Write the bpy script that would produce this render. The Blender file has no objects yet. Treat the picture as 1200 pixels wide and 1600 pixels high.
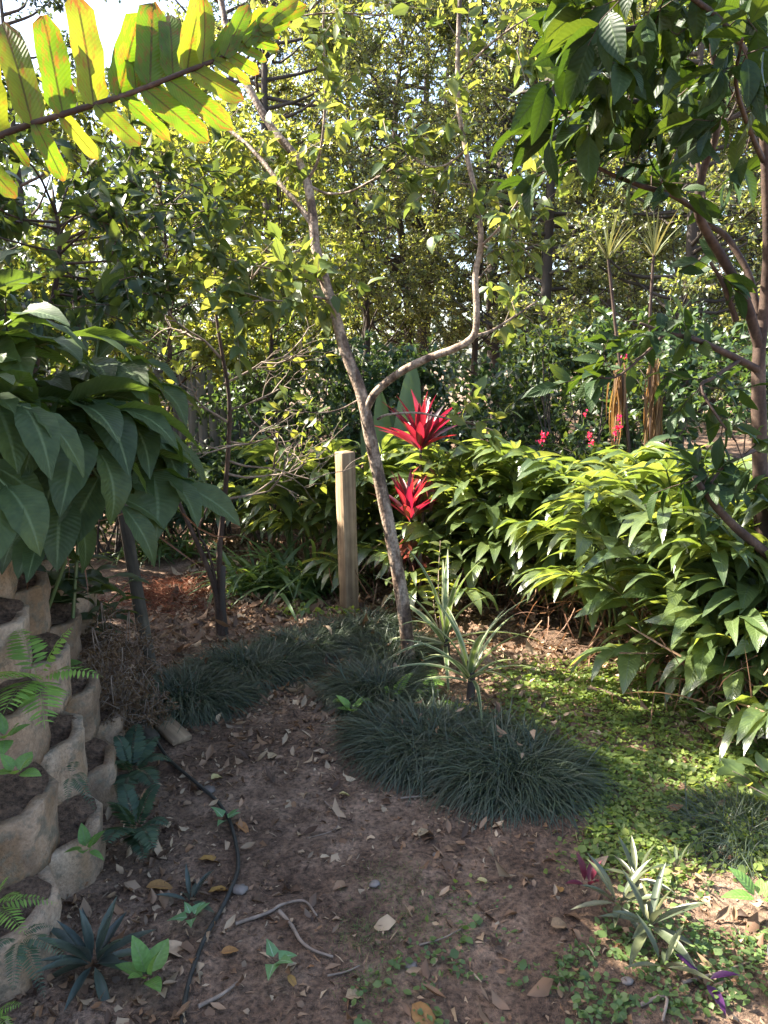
import bpy, math, random
import numpy as np
from mathutils import Vector, Matrix, noise

R = math.radians
rng = np.random.default_rng(7)
random.seed(7)
scene = bpy.context.scene
col = scene.collection

# ------------------------------------------------------------------ camera
CAM_H, PITCH, F = 1.55, R(10.83), 1202.0
cam_data = bpy.data.cameras.new('camera')
cam_data.sensor_fit = 'VERTICAL'
cam_data.angle = 2 * math.atan(800 / F)
cam_data.clip_start, cam_data.clip_end = 0.05, 1000
cam = bpy.data.objects.new('camera', cam_data)
cam.location = (0, 0, CAM_H)
cam.rotation_euler = (R(90) - PITCH, 0, 0)
col.objects.link(cam)
scene.camera = cam

# ------------------------------------------------------------------ sky and sun
SUN_AZ, SUN_EL = R(-74), R(43)
world = bpy.data.worlds.new('World')
scene.world = world
world.use_nodes = True
wn = world.node_tree
sky = wn.nodes.new('ShaderNodeTexSky')
sky.sky_type = 'NISHITA'
sky.sun_disc = False
sky.sun_elevation = SUN_EL
sky.sun_rotation = SUN_AZ % (2 * math.pi)
sky.air_density, sky.dust_density, sky.ozone_density = 0.9, 2.6, 0.4
wn.nodes['Background'].inputs[1].default_value = 0.10
wn.links.new(sky.outputs[0], wn.nodes['Background'].inputs[0])
sd = bpy.data.lights.new('sun', 'SUN')
sd.energy, sd.angle, sd.color = 5.0, R(0.53), (1.0, 0.92, 0.78)
sun = bpy.data.objects.new('sun', sd)
SUN_DIR = Vector((math.sin(SUN_AZ) * math.cos(SUN_EL), math.cos(SUN_AZ) * math.cos(SUN_EL), math.sin(SUN_EL)))
sun.rotation_euler = SUN_DIR.to_track_quat('Z', 'Y').to_euler()
col.objects.link(sun)
scene.view_settings.view_transform = 'Standard'
scene.view_settings.look = 'None'
scene.view_settings.exposure = 2.7
scene.view_settings.gamma = 1
scene.render.engine = 'CYCLES'
scene.cycles.use_denoising = True
scene.cycles.max_bounces = 8
scene.cycles.diffuse_bounces = 4
scene.cycles.glossy_bounces = 2
scene.cycles.transmission_bounces = 5
scene.cycles.sample_clamp_indirect = 6

# ------------------------------------------------------------------ pixel helpers (photo pixels 1200 x 1600)
CP, SP = math.cos(PITCH), math.sin(PITCH)
def ray(px, py):
    a, b = (px - 600) / F, (800 - py) / F
    return Vector((a, CP + b * SP, -SP + b * CP))
def P(px, py, Y):
    d = ray(px, py)
    return Vector((0, 0, CAM_H)) + d * (Y / d.y)
def G(px, py, z=0.0):
    d = ray(px, py)
    return Vector((0, 0, CAM_H)) + d * ((z - CAM_H) / d.z)

# ------------------------------------------------------------------ materials
def new_mat(name):
    m = bpy.data.materials.new(name)
    m.use_nodes = True
    nt = m.node_tree
    nt.nodes.clear()
    out = nt.nodes.new('ShaderNodeOutputMaterial')
    return m, nt, out
def N(nt, t, **kw):
    n = nt.nodes.new(t)
    for k, v in kw.items():
        setattr(n, k, v)
    return n
def ramp(nt, stops):
    r = nt.nodes.new('ShaderNodeValToRGB')
    e = r.color_ramp.elements
    while len(e) < len(stops):
        e.new(0.5)
    for el, (p, c) in zip(e, stops):
        el.position = p
        el.color = (*c, 1)
    return r
def math_node(nt, op, a=None, b=None):
    n = nt.nodes.new('ShaderNodeMath')
    n.operation = op
    for i, v in enumerate((a, b)):
        if v is None:
            continue
        if isinstance(v, (int, float)):
            n.inputs[i].default_value = v
        else:
            nt.links.new(v, n.inputs[i])
    return n.outputs[0]
def mixc(nt, fac, a, b, mode='MIX'):
    n = nt.nodes.new('ShaderNodeMix')
    n.data_type = 'RGBA'
    n.blend_type = mode
    for i, v in ((0, fac), (6, a), (7, b)):
        if isinstance(v, (int, float)):
            n.inputs[i].default_value = v
        elif isinstance(v, tuple):
            n.inputs[i].default_value = (*v, 1)
        else:
            nt.links.new(v, n.inputs[i])
    return n.outputs[2]

def leaf_mat(name, cols, tcols, trans=0.45, rough=0.38, spec=0.5, vein=0.0, rib=None, lateral=0, spots=None, edge=None):
    """cols / tcols: ramp stops of the reflecting and the shine-through colour"""
    m, nt, out = new_mat(name)
    oi = N(nt, 'ShaderNodeObjectInfo')
    ge = N(nt, 'ShaderNodeNewGeometry')
    rnd = math_node(nt, 'FRACT', math_node(nt, 'ADD', oi.outputs['Random'], ge.outputs['Random Per Island']))
    st = lambda cs: [(i / max(1, len(cs) - 1), c) for i, c in enumerate(cs)]
    rb, rt = ramp(nt, st(cols)), ramp(nt, st(tcols))
    nt.links.new(rnd, rb.inputs[0]); nt.links.new(rnd, rt.inputs[0])
    base, tcol = rb.outputs[0], rt.outputs[0]
    tc = N(nt, 'ShaderNodeTexCoord')
    uv = N(nt, 'ShaderNodeSeparateXYZ')
    nt.links.new(tc.outputs['UV'], uv.inputs[0])
    ax = math_node(nt, 'ABSOLUTE', math_node(nt, 'SUBTRACT', uv.outputs[0], 0.5))
    no = N(nt, 'ShaderNodeTexNoise')
    no.inputs['Scale'].default_value = 9
    no.inputs['Detail'].default_value = 3
    nt.links.new(tc.outputs['Object'], no.inputs['Vector'])
    nr = ramp(nt, [(0.3, (0.72, 0.74, 0.72)), (0.7, (1.2, 1.18, 1.1))])
    nt.links.new(no.outputs[0], nr.inputs[0])
    base = mixc(nt, 1.0, base, nr.outputs[0], 'MULTIPLY')
    bump = None
    if rib:
        rr = ramp(nt, [(0.018, (1, 1, 1)), (0.05, (0, 0, 0))])
        nt.links.new(ax, rr.inputs[0])
        base = mixc(nt, rr.outputs[0], base, rib)
        tcol = mixc(nt, math_node(nt, 'MULTIPLY', rr.outputs[0], 0.8), tcol, tuple(0.35 * c for c in rib))
    if edge:
        er = ramp(nt, [(0.26, (0, 0, 0)), (0.33, (1, 1, 1))])
        nt.links.new(ax, er.inputs[0])
        base = mixc(nt, er.outputs[0], base, edge)
        tcol = mixc(nt, er.outputs[0], tcol, tuple(min(1, c * 0.9) for c in edge))
    if spots:
        n2 = N(nt, 'ShaderNodeTexNoise')
        n2.inputs['Scale'].default_value = 5.5
        n2.inputs['Detail'].default_value = 5
        n2.inputs['Roughness'].default_value = 0.7
        mp = N(nt, 'ShaderNodeVectorMath', operation='ADD')
        cb = N(nt, 'ShaderNodeCombineXYZ')
        for i in range(3):
            nt.links.new(math_node(nt, 'MULTIPLY', oi.outputs['Random'], 37.0 + 11 * i), cb.inputs[i])
        nt.links.new(tc.outputs['UV'], mp.inputs[0]); nt.links.new(cb.outputs[0], mp.inputs[1])
        nt.links.new(mp.outputs[0], n2.inputs['Vector'])
        tip = math_node(nt, 'MULTIPLY', math_node(nt, 'POWER', uv.outputs[1], 6.0), 0.13)
        f = math_node(nt, 'ADD', n2.outputs[0], tip)
        sr = ramp(nt, [(0.52, (0, 0, 0)), (0.68, (1, 1, 1))])
        nt.links.new(f, sr.inputs[0])
        base = mixc(nt, sr.outputs[0], base, spots[0])
        tcol = mixc(nt, sr.outputs[0], tcol, spots[1])
    if lateral:
        w = math_node(nt, 'SINE', math_node(nt, 'MULTIPLY', math_node(nt, 'SUBTRACT', uv.outputs[1], math_node(nt, 'MULTIPLY', ax, 0.35)), lateral * 6.283))
        bn = N(nt, 'ShaderNodeBump')
        bn.inputs['Strength'].default_value = 0.16
        bn.inputs['Distance'].default_value = 0.004
        nt.links.new(w, bn.inputs['Height'])
        bump = bn.outputs[0]
        wv = math_node(nt, 'MULTIPLY', math_node(nt, 'ADD', w, 1.0), 0.07)
        tcol = mixc(nt, wv, tcol, (0.02, 0.04, 0.0))
    pb = N(nt, 'ShaderNodeBsdfPrincipled')
    pb.inputs['Roughness'].default_value = rough
    pb.inputs['Specular IOR Level'].default_value = spec
    nt.links.new(base, pb.inputs['Base Color'])
    tr = N(nt, 'ShaderNodeBsdfTranslucent')
    nt.links.new(tcol, tr.inputs[0])
    if bump:
        nt.links.new(bump, pb.inputs['Normal'])
    mx = N(nt, 'ShaderNodeMixShader')
    mx.inputs[0].default_value = trans
    nt.links.new(pb.outputs[0], mx.inputs[1]); nt.links.new(tr.outputs[0], mx.inputs[2])
    nt.links.new(mx.outputs[0], out.inputs[0])
    return m

def solid_mat(name, stops, scale=(6, 6, 6), detail=5, rough=0.85, bump=0.5, dist=0.01, spec=0.3, nrough=0.6, fine=None, objrand=0.0):
    m, nt, out = new_mat(name)
    tc = N(nt, 'ShaderNodeTexCoord')
    mp = N(nt, 'ShaderNodeMapping')
    mp.inputs['Scale'].default_value = scale
    nt.links.new(tc.outputs['Object'], mp.inputs[0])
    no = N(nt, 'ShaderNodeTexNoise')
    no.inputs['Scale'].default_value = 1
    no.inputs['Detail'].default_value = detail
    no.inputs['Roughness'].default_value = nrough
    nt.links.new(mp.outputs[0], no.inputs['Vector'])
    fac = no.outputs[0]
    if objrand:
        oi = N(nt, 'ShaderNodeObjectInfo')
        fac = math_node(nt, 'ADD', fac, math_node(nt, 'MULTIPLY', math_node(nt, 'SUBTRACT', oi.outputs['Random'], 0.5), objrand))
    r = ramp(nt, stops)
    nt.links.new(fac, r.inputs[0])
    c = r.outputs[0]
    h = no.outputs[0]
    if fine:
        n2 = N(nt, 'ShaderNodeTexNoise')
        n2.inputs['Scale'].default_value = fine[0]
        n2.inputs['Detail'].default_value = 4
        nt.links.new(tc.outputs['Object'], n2.inputs['Vector'])
        fr = ramp(nt, [(0.35, (fine[1],) * 3), (0.65, (fine[2],) * 3)])
        nt.links.new(n2.outputs[0], fr.inputs[0])
        c = mixc(nt, 1.0, c, fr.outputs[0], 'MULTIPLY')
        h = math_node(nt, 'ADD', h, math_node(nt, 'MULTIPLY', n2.outputs[0], 0.5))
    pb = N(nt, 'ShaderNodeBsdfPrincipled')
    pb.inputs['Roughness'].default_value = rough
    pb.inputs['Specular IOR Level'].default_value = spec
    nt.links.new(c, pb.inputs['Base Color'])
    b = N(nt, 'ShaderNodeBump')
    b.inputs['Strength'].default_value = bump
    b.inputs['Distance'].default_value = dist
    nt.links.new(h, b.inputs['Height'])
    nt.links.new(b.outputs[0], pb.inputs['Normal'])
    nt.links.new(pb.outputs[0], out.inputs[0])
    return m

M = {}
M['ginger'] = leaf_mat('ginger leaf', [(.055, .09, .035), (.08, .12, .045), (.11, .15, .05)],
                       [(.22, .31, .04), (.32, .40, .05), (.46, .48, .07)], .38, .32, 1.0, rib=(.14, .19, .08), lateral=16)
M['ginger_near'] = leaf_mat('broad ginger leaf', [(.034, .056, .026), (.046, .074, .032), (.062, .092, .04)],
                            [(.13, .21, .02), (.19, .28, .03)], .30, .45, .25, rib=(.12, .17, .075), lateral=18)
M['guava'] = leaf_mat('forked tree leaf', [(.05, .085, .035), (.07, .11, .04), (.09, .13, .04)],
                      [(.16, .22, .035), (.25, .29, .04), (.42, .40, .06)], .42, .42, .45, rib=(.14, .2, .06))
M['lime'] = leaf_mat('yellow green leaf', [(.055, .08, .03), (.075, .10, .035), (.10, .12, .04)],
                     [(.22, .27, .03), (.34, .37, .04), (.48, .44, .06)], .5, .4, .45)
M['dark'] = leaf_mat('dark shrub leaf', [(.018, .035, .016), (.028, .05, .02), (.04, .065, .024)],
                     [(.10, .15, .02), (.18, .23, .025)], .30, .4, .35)
M['bigtree'] = leaf_mat('large glossy leaf', [(.016, .034, .016), (.024, .046, .018), (.034, .058, .02)],
                        [(.07, .14, .01), (.11, .18, .012), (.20, .27, .02)], .22, .48, .18, rib=(.05, .08, .03), lateral=11)
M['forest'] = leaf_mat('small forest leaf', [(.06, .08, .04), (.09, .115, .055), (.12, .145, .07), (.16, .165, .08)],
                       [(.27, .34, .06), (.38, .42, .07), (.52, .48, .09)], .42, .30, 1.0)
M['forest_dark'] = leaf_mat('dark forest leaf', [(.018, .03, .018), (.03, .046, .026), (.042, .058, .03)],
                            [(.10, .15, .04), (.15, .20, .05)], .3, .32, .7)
M['understory'] = leaf_mat('understory leaf', [(.03, .055, .03), (.04, .075, .035), (.055, .09, .04)],
                           [(.10, .18, .03), (.16, .24, .04)], .3, .42, .5)
M['mondo'] = leaf_mat('mondo blade', [(.024, .037, .026), (.04, .056, .037), (.062, .082, .05), (.034, .05, .034), (.05, .068, .043)],
                      [(.05, .09, .035), (.09, .13, .045)], .2, .4, .4)
M['clover'] = leaf_mat('ground cover leaf', [(.08, .12, .04), (.11, .155, .045), (.14, .19, .05), (.19, .22, .065)],
                       [(.30, .44, .04), (.42, .52, .05)], .38, .5, .35)
M['weed'] = leaf_mat('weed leaf', [(.06, .105, .04), (.09, .14, .05), (.12, .175, .06)],
                     [(.22, .38, .05), (.30, .44, .06)], .36, .45, .4)
M['seedling'] = leaf_mat('seedling leaf', [(.11, .22, .06), (.14, .27, .07)], [(.3, .48, .06), (.36, .5, .06)], .35, .45, .4, rib=(.2, .3, .1), lateral=8)
M['syngonium'] = leaf_mat('arrowhead leaf', [(.10, .22, .10), (.14, .27, .12)], [(.3, .45, .1), (.3, .45, .1)], .3, .4, .4, rib=(.4, .5, .32))
M['fern'] = leaf_mat('bright fern', [(.14, .26, .06), (.18, .32, .07), (.22, .36, .08)], [(.3, .48, .05), (.38, .52, .06)], .38, .5, .3)
M['fern_dark'] = leaf_mat('blue green fern', [(.04, .07, .05), (.055, .09, .058), (.07, .105, .06)], [(.1, .2, .06), (.14, .24, .06)], .28, .5, .3)
M['fern_dead'] = leaf_mat('dead fern', [(.09, .06, .045), (.15, .095, .06), (.21, .14, .085)], [(.2, .12, .05), (.25, .16, .06)], .25, .8, .15)
M['basket'] = leaf_mat('basket fern lobe', [(.09, .14, .02), (.11, .16, .025)], [(.15, .28, .01), (.22, .32, .01), (.32, .35, .02)], .52, .42, .35,
                       rib=(.10, .08, .02), lateral=20, spots=((.13, .07, .03), (.42, .16, .02)))
M['ti'] = leaf_mat('red ti leaf', [(.06, .008, .014), (.13, .012, .024), (.03, .010, .014), (.09, .010, .03), (.05, .02, .02)], [(.46, .016, .04), (.62, .03, .04), (.18, .012, .03), (.4, .016, .05), (.14, .03, .02)], .34, .28, .9)
M['ti_old'] = leaf_mat('faded ti leaf', [(.10, .045, .05), (.14, .06, .065), (.09, .065, .05)], [(.3, .08, .06), (.35, .1, .06)], .3, .28, .6)
M['varieg'] = leaf_mat('striped strap leaf', [(.06, .10, .05), (.08, .13, .06)], [(.22, .32, .06), (.28, .36, .08)], .32, .35, .5, edge=(.36, .38, .20))
M['strap'] = leaf_mat('strap leaf', [(.045, .085, .035), (.065, .115, .045), (.09, .14, .05)], [(.2, .32, .04), (.28, .38, .05)], .33, .4, .5)
M['spike'] = leaf_mat('spiky leaf', [(.10, .12, .05), (.14, .15, .06), (.17, .15, .07)], [(.2, .21, .05), (.24, .2, .06)], .3, .4, .5)
M['skirt'] = leaf_mat('dead spiky leaf', [(.13, .075, .04), (.20, .115, .06), (.26, .17, .09)], [(.34, .16, .04), (.38, .22, .06)], .34, .6, .3)
M['straw'] = leaf_mat('dead stalk', [(.13, .065, .045), (.21, .11, .075), (.32, .20, .13)], [(.3, .13, .06), (.3, .16, .08)], .3, .6, .3)
M['rhoeo'] = leaf_mat('rosette leaf', [(.06, .08, .05), (.085, .105, .06), (.12, .12, .06)], [(.14, .12, .08), (.16, .18, .08)], .25, .38, .5)
M['rhoeo_blue'] = leaf_mat('blue rosette leaf', [(.035, .052, .05), (.05, .072, .062), (.068, .09, .065)], [(.10, .10, .1), (.12, .15, .1)], .22, .35, .5)
M['purple'] = leaf_mat('purple leaf', [(.06, .016, .08), (.08, .025, .10)], [(.35, .05, .4), (.3, .05, .36)], .35, .4, .4)
M['maroon'] = leaf_mat('maroon leaf', [(.09, .015, .03), (.12, .02, .04)], [(.3, .02, .05), (.3, .02, .05)], .3, .4, .4)
M['litter'] = leaf_mat('fallen leaf', [(.05, .033, .027), (.19, .11, .07), (.34, .22, .145), (.50, .37, .25), (.10, .07, .055), (.30, .165, .09)],
                       [(.18, .09, .04), (.24, .13, .06)], .18, .65, .25)
M['litter_tan'] = leaf_mat('tan fallen leaf', [(.30, .22, .14), (.38, .29, .19), (.26, .16, .09)], [(.3, .18, .08), (.3, .2, .1)], .18, .6, .25, rib=(.22, .15, .09))
M['litter_orange'] = leaf_mat('orange fallen leaf', [(.26, .12, .05), (.34, .20, .06), (.20, .09, .05)], [(.35, .14, .03), (.35, .2, .04)], .18, .6, .25, rib=(.2, .1, .05))
M['litter_yellow'] = leaf_mat('yellow fallen leaf', [(.46, .38, .14), (.42, .36, .18)], [(.5, .38, .1), (.5, .38, .1)], .2, .55, .3, rib=(.35, .25, .1))
M['flower'] = leaf_mat('red flower', [(.62, .02, .05), (.7, .03, .08), (.6, .02, .16)], [(.9, .04, .08), (.9, .05, .2)], .4, .5, .3)
M['violet'] = leaf_mat('violet flower', [(.35, .16, .6), (.4, .2, .6)], [(.5, .2, .8), (.5, .2, .8)], .4, .5, .3)
M['bark_pale'] = solid_mat('peeling pale bark', [(.38, (.07, .045, .032)), (.47, (.15, .10, .07)), (.50, (.26, .19, .14)), (.60, (.32, .25, .19)), (.64, (.20, .14, .10))], (16, 16, 5), 6, .7, .8, .012, fine=(70, .6, 1.25))
M['bark_brown'] = solid_mat('brown bark', [(.3, (.022, .014, .011)), (.5, (.055, .033, .024)), (.7, (.11, .072, .052))], (12, 12, 5), 6, .75, .5, .006, fine=(70, .75, 1.2))
M['bark_dark'] = solid_mat('dark forest bark', [(.3, (.03, .025, .022)), (.6, (.075, .06, .05)), (.8, (.12, .10, .085))], (5, 5, 2), 5, .9, .7, .03)
M['twig'] = solid_mat('twig', [(.3, (.12, .09, .07)), (.6, (.26, .20, .155)), (.8, (.36, .29, .23))], (20, 20, 20), 4, .8, .3, .003)
M['cane'] = solid_mat('green cane', [(.3, (.06, .09, .03)), (.6, (.10, .14, .05)), (.8, (.16, .15, .07))], (9, 9, 3), 3, .5, .2, .002, spec=.4)
M['timber'] = solid_mat('square post timber', [(.28, (.12, .085, .055)), (.45, (.22, .15, .092)), (.6, (.33, .235, .145)), (.75, (.42, .31, .20))], (30, 30, 1.6), 6, .8, .45, .004, fine=(9, .8, 1.12))
M['timber_dark'] = solid_mat('weathered stake', [(.3, (.035, .03, .024)), (.55, (.09, .075, .055)), (.75, (.16, .14, .10))], (26, 26, 2), 6, .85, .5, .004, fine=(14, .7, 1.2))
M['paling'] = solid_mat('fence paling', [(.3, (.06, .06, .065)), (.6, (.12, .12, .125)), (.8, (.17, .17, .17))], (30, 30, 2), 5, .9, .4, .004, objrand=.3)
M['hose'] = solid_mat('hose rubber', [(.3, (.018, .019, .017)), (.7, (.045, .043, .038))], (25, 25, 25), 4, .55, .2, .002)
M['pot'] = solid_mat('white plastic', [(.3, (.30, .31, .33)), (.7, (.38, .39, .41))], (8, 8, 8), 3, .4, .1, .001)
M['stone'] = solid_mat('pebble stone', [(.3, (.09, .075, .065)), (.7, (.20, .17, .15))], (20, 20, 20), 4, .8, .3, .004, objrand=.4)

def concrete():
    m, nt, out = new_mat('tan concrete block')
    tc = N(nt, 'ShaderNodeTexCoord')
    oi = N(nt, 'ShaderNodeObjectInfo')
    off = N(nt, 'ShaderNodeVectorMath', operation='ADD')
    cb = N(nt, 'ShaderNodeCombineXYZ')
    for i in range(3):
        nt.links.new(math_node(nt, 'MULTIPLY', oi.outputs['Random'], 13.0 + 7 * i), cb.inputs[i])
    nt.links.new(tc.outputs['Object'], off.inputs[0]); nt.links.new(cb.outputs[0], off.inputs[1])
    def noise_(s, d, r=.6):
        n = N(nt, 'ShaderNodeTexNoise')
        n.inputs['Scale'].default_value = s; n.inputs['Detail'].default_value = d; n.inputs['Roughness'].default_value = r
        nt.links.new(off.outputs[0], n.inputs['Vector'])
        return n.outputs[0]
    n1, n2, n3 = noise_(5, 4), noise_(90, 4, .7), noise_(16, 5, .7)
    r1 = ramp(nt, [(.3, (.18, .122, .08)), (.5, (.36, .252, .168)), (.72, (.46, .345, .245))])
    nt.links.new(math_node(nt, 'ADD', n1, math_node(nt, 'MULTIPLY', math_node(nt, 'SUBTRACT', oi.outputs['Random'], .5), .3)), r1.inputs[0])
    # rust and lichen streaks with a shape of their own
    mp = N(nt, 'ShaderNodeMapping'); mp.inputs['Scale'].default_value = (10, 10, 1.6)
    nt.links.new(off.outputs[0], mp.inputs[0])
    st = N(nt, 'ShaderNodeTexNoise'); st.inputs['Scale'].default_value = 1.0; st.inputs['Detail'].default_value = 4
    nt.links.new(mp.outputs[0], st.inputs['Vector'])
    sr = ramp(nt, [(.52, (0, 0, 0)), (.66, (1, 1, 1))]); nt.links.new(st.outputs[0], sr.inputs[0])
    c = mixc(nt, math_node(nt, 'MULTIPLY', sr.outputs[0], .6), r1.outputs[0], (.25, .15, .075))
    lr = ramp(nt, [(.5, (0, 0, 0)), (.62, (1, 1, 1))]); nt.links.new(n3, lr.inputs[0])
    c = mixc(nt, math_node(nt, 'MULTIPLY', lr.outputs[0], .65), c, (.13, .125, .095))
    fr = ramp(nt, [(.3, (.72,) * 3), (.62, (1.12,) * 3)]); nt.links.new(n2, fr.inputs[0])
    c = mixc(nt, 1.0, c, fr.outputs[0], 'MULTIPLY')
    pb = N(nt, 'ShaderNodeBsdfPrincipled'); pb.inputs['Roughness'].default_value = .92; pb.inputs['Specular IOR Level'].default_value = .2
    nt.links.new(c, pb.inputs['Base Color'])
    b = N(nt, 'ShaderNodeBump'); b.inputs['Strength'].default_value = .9; b.inputs['Distance'].default_value = .012
    nt.links.new(math_node(nt, 'ADD', math_node(nt, 'MULTIPLY', n2, .5), n3), b.inputs['Height'])
    nt.links.new(b.outputs[0], pb.inputs['Normal']); nt.links.new(pb.outputs[0], out.inputs[0])
    return m
M['concrete'] = concrete()

def soil_mat():
    m, nt, out = new_mat('dark garden soil')
    tc = N(nt, 'ShaderNodeTexCoord')
    def noise_(s, d, r=.6):
        n = N(nt, 'ShaderNodeTexNoise')
        n.inputs['Scale'].default_value = s; n.inputs['Detail'].default_value = d; n.inputs['Roughness'].default_value = r
        nt.links.new(tc.outputs['Object'], n.inputs['Vector'])
        return n.outputs[0]
    big, mid, fine, grit = noise_(1.5, 4), noise_(9, 5, .65), noise_(60, 5, .7), noise_(260, 2)
    r1 = ramp(nt, [(.36, (.07, .044, .031)), (.5, (.17, .112, .078)), (.62, (.31, .215, .155))])
    nt.links.new(math_node(nt, 'ADD', math_node(nt, 'MULTIPLY', big, .55), math_node(nt, 'MULTIPLY', mid, .45)), r1.inputs[0])
    r2 = ramp(nt, [(.34, (.4, .4, .4)), (.5, (1, 1, 1)), (.66, (1.6, 1.5, 1.4))]); nt.links.new(fine, r2.inputs[0])
    c = mixc(nt, 1.0, r1.outputs[0], r2.outputs[0], 'MULTIPLY')
    r3 = ramp(nt, [(.66, (0, 0, 0)), (.74, (1, 1, 1))]); nt.links.new(grit, r3.inputs[0])
    c = mixc(nt, math_node(nt, 'MULTIPLY', r3.outputs[0], .5), c, (.25, .2, .16))
    pb = N(nt, 'ShaderNodeBsdfPrincipled'); pb.inputs['Roughness'].default_value = .95; pb.inputs['Specular IOR Level'].default_value = .15
    nt.links.new(c, pb.inputs['Base Color'])
    b = N(nt, 'ShaderNodeBump'); b.inputs['Strength'].default_value = 1.0; b.inputs['Distance'].default_value = .02
    nt.links.new(math_node(nt, 'ADD', fine, math_node(nt, 'MULTIPLY', grit, .4)), b.inputs['Height'])
    nt.links.new(b.outputs[0], pb.inputs['Normal']); nt.links.new(pb.outputs[0], out.inputs[0])
    return m
M['soil'] = soil_mat()

# ------------------------------------------------------------------ mesh helpers
def link(o, parent=None):
    col.objects.link(o)
    if parent is not None:
        o.parent = parent
    return o
def tag(o, label, cat, group=None, kind=None):
    o['label'] = label
    if cat: o['category'] = cat
    if group: o['group'] = group
    if kind: o['kind'] = kind
    return o
def thing(name, label, cat, loc, group=None):
    o = bpy.data.objects.new(name, None)
    o.empty_display_size = 0.1
    o.location = loc
    link(o)
    return tag(o, label, cat, group)
def np_mesh(name, V, Fc, mat, UV=None, smooth=True):
    """V (n,3), Fc list/array of equal-length faces, UV per vertex"""
    me = bpy.data.meshes.new(name)
    V = np.asarray(V, dtype=np.float32)
    Fc = np.asarray(Fc, dtype=np.int32)
    k = Fc.shape[1]
    me.vertices.add(len(V)); me.vertices.foreach_set('co', V.ravel())
    me.loops.add(Fc.size); me.loops.foreach_set('vertex_index', Fc.ravel())
    me.polygons.add(len(Fc))
    me.polygons.foreach_set('loop_start', np.arange(0, Fc.size, k, dtype=np.int32))
    if UV is not None:
        uvl = me.uv_layers.new(name='UVMap')
        uvl.data.foreach_set('uv', np.asarray(UV, dtype=np.float32)[Fc.ravel()].ravel())
    me.update(calc_edges=True)
    if smooth:
        me.polygons.foreach_set('use_smooth', np.ones(len(Fc), dtype=bool))
    if mat is not None:
        me.materials.append(mat)
    me.validate()
    return me
def obj(name, me, parent=None, loc=(0, 0, 0)):
    o = bpy.data.objects.new(name, me)
    o.location = loc
    return link(o, parent)

PROF = {
    'lance': lambda t: (np.sin(np.pi * t ** .85)) ** .85,
    'ovate': lambda t: (np.sin(np.pi * t ** .68)) ** .8,
    'obov': lambda t: (np.sin(np.pi * t ** 1.35)) ** .8,
    'strap': lambda t: np.minimum(1, np.minimum(t * 6 + .55, ((1 - t) * 6 + .04) ** .55)),
    'blade': lambda t: np.minimum(1, (1 - t) * 1.6) ** .7,
    'round': lambda t: np.sqrt(np.clip(1 - (2 * t - 1) ** 2, 0, 1)) ** .8,
    'paddle': lambda t: np.where(t < .45, .09, np.sin(np.pi * np.clip((t - .42) / .58, 0, 1) ** .8) ** .6),
    'heart': lambda t: np.minimum(1, np.minimum((t * 5) ** .5, ((1 - t) * 1.05) ** .9)),
}
def leaf_tpl(w, prof='lance', nseg=6, fold=.25, droop=.15, wave=0., cols=1, k=3, twist=0., petiole=0.):
    t = np.linspace(0, 1, nseg + 1)
    half = np.maximum(w / 2 * PROF[prof](np.clip(t, 1e-4, 1 - 1e-4)), w * .02)
    if petiole:
        half = np.where(t < petiole, w * .03, half)
    js = np.arange(-cols, cols + 1) / cols
    ph = rng.random() * 6
    x = half[:, None] * js[None, :]
    ang = droop * 2 * t                      # bends downwards along its length
    yy = np.concatenate([[0], np.cumsum(np.cos((ang[1:] + ang[:-1]) / 2) / nseg)])
    zz = -np.concatenate([[0], np.cumsum(np.sin((ang[1:] + ang[:-1]) / 2) / nseg)])
    z = zz[:, None] + fold * np.abs(x) + wave * w * np.sin(2 * np.pi * k * t + ph)[:, None] * np.abs(js)[None, :] * np.where(js > 0, 1, -.7)[None, :]
    y = np.repeat(yy[:, None], len(js), 1)
    if twist:
        a = twist * t[:, None]
        x, z = x * np.cos(a) - (z - zz[:, None]) * np.sin(a), zz[:, None] + x * np.sin(a) + (z - zz[:, None]) * np.cos(a)
    V = np.stack([x, y, z], -1).reshape(-1, 3)
    UV = np.stack([np.repeat((js[None, :] + 1) / 2, nseg + 1, 0), np.repeat(t[:, None], len(js), 1)], -1).reshape(-1, 2)
    c = len(js)
    Fc = [(i * c + j, i * c + j + 1, (i + 1) * c + j + 1, (i + 1) * c + j) for i in range(nseg) for j in range(c - 1)]
    return V, np.array(Fc), UV
def leaf_meshes(name, mat, n, **kw):
    out = []
    for i in range(n):
        k2 = dict(kw)
        for key in ('droop', 'fold', 'w'):
            if key in k2:
                k2[key] = k2[key] * rng.uniform(.75, 1.3)
        if 'twist' not in k2:
            k2['twist'] = rng.uniform(-.35, .35)
        tv = leaf_tpl(**k2)
        out.append(np_mesh(name, tv[0], tv[1], M[mat], tv[2]))
    return out
def frame(d, up):
    """columns x, y, z with y along the leaf and z its upper face"""
    y = Vector(d).normalized()
    z = Vector(up) - y * Vector(up).dot(y)
    if z.length < 1e-4:
        z = y.orthogonal()
    z.normalize()
    x = y.cross(z)
    return Matrix((x, y, z)).transposed()
def put_leaf(parent, me, pos, d, up, s, name='leaf', base=None):
    o = bpy.data.objects.new(name, me)
    b = Vector(base) if base is not None else parent.location
    o.matrix_basis = Matrix.Translation(Vector(pos) - b) @ frame(d, up).to_4x4() @ Matrix.Scale(s, 4)
    return link(o, parent)
def unit(a):
    return a / np.maximum(np.linalg.norm(a, axis=-1, keepdims=True), 1e-6)
def frames_np(D, U):
    y = unit(D)
    z = unit(U - y * np.sum(U * y, -1, keepdims=True))
    x = np.cross(y, z)
    return np.stack([x, y, z], -1)
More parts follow.
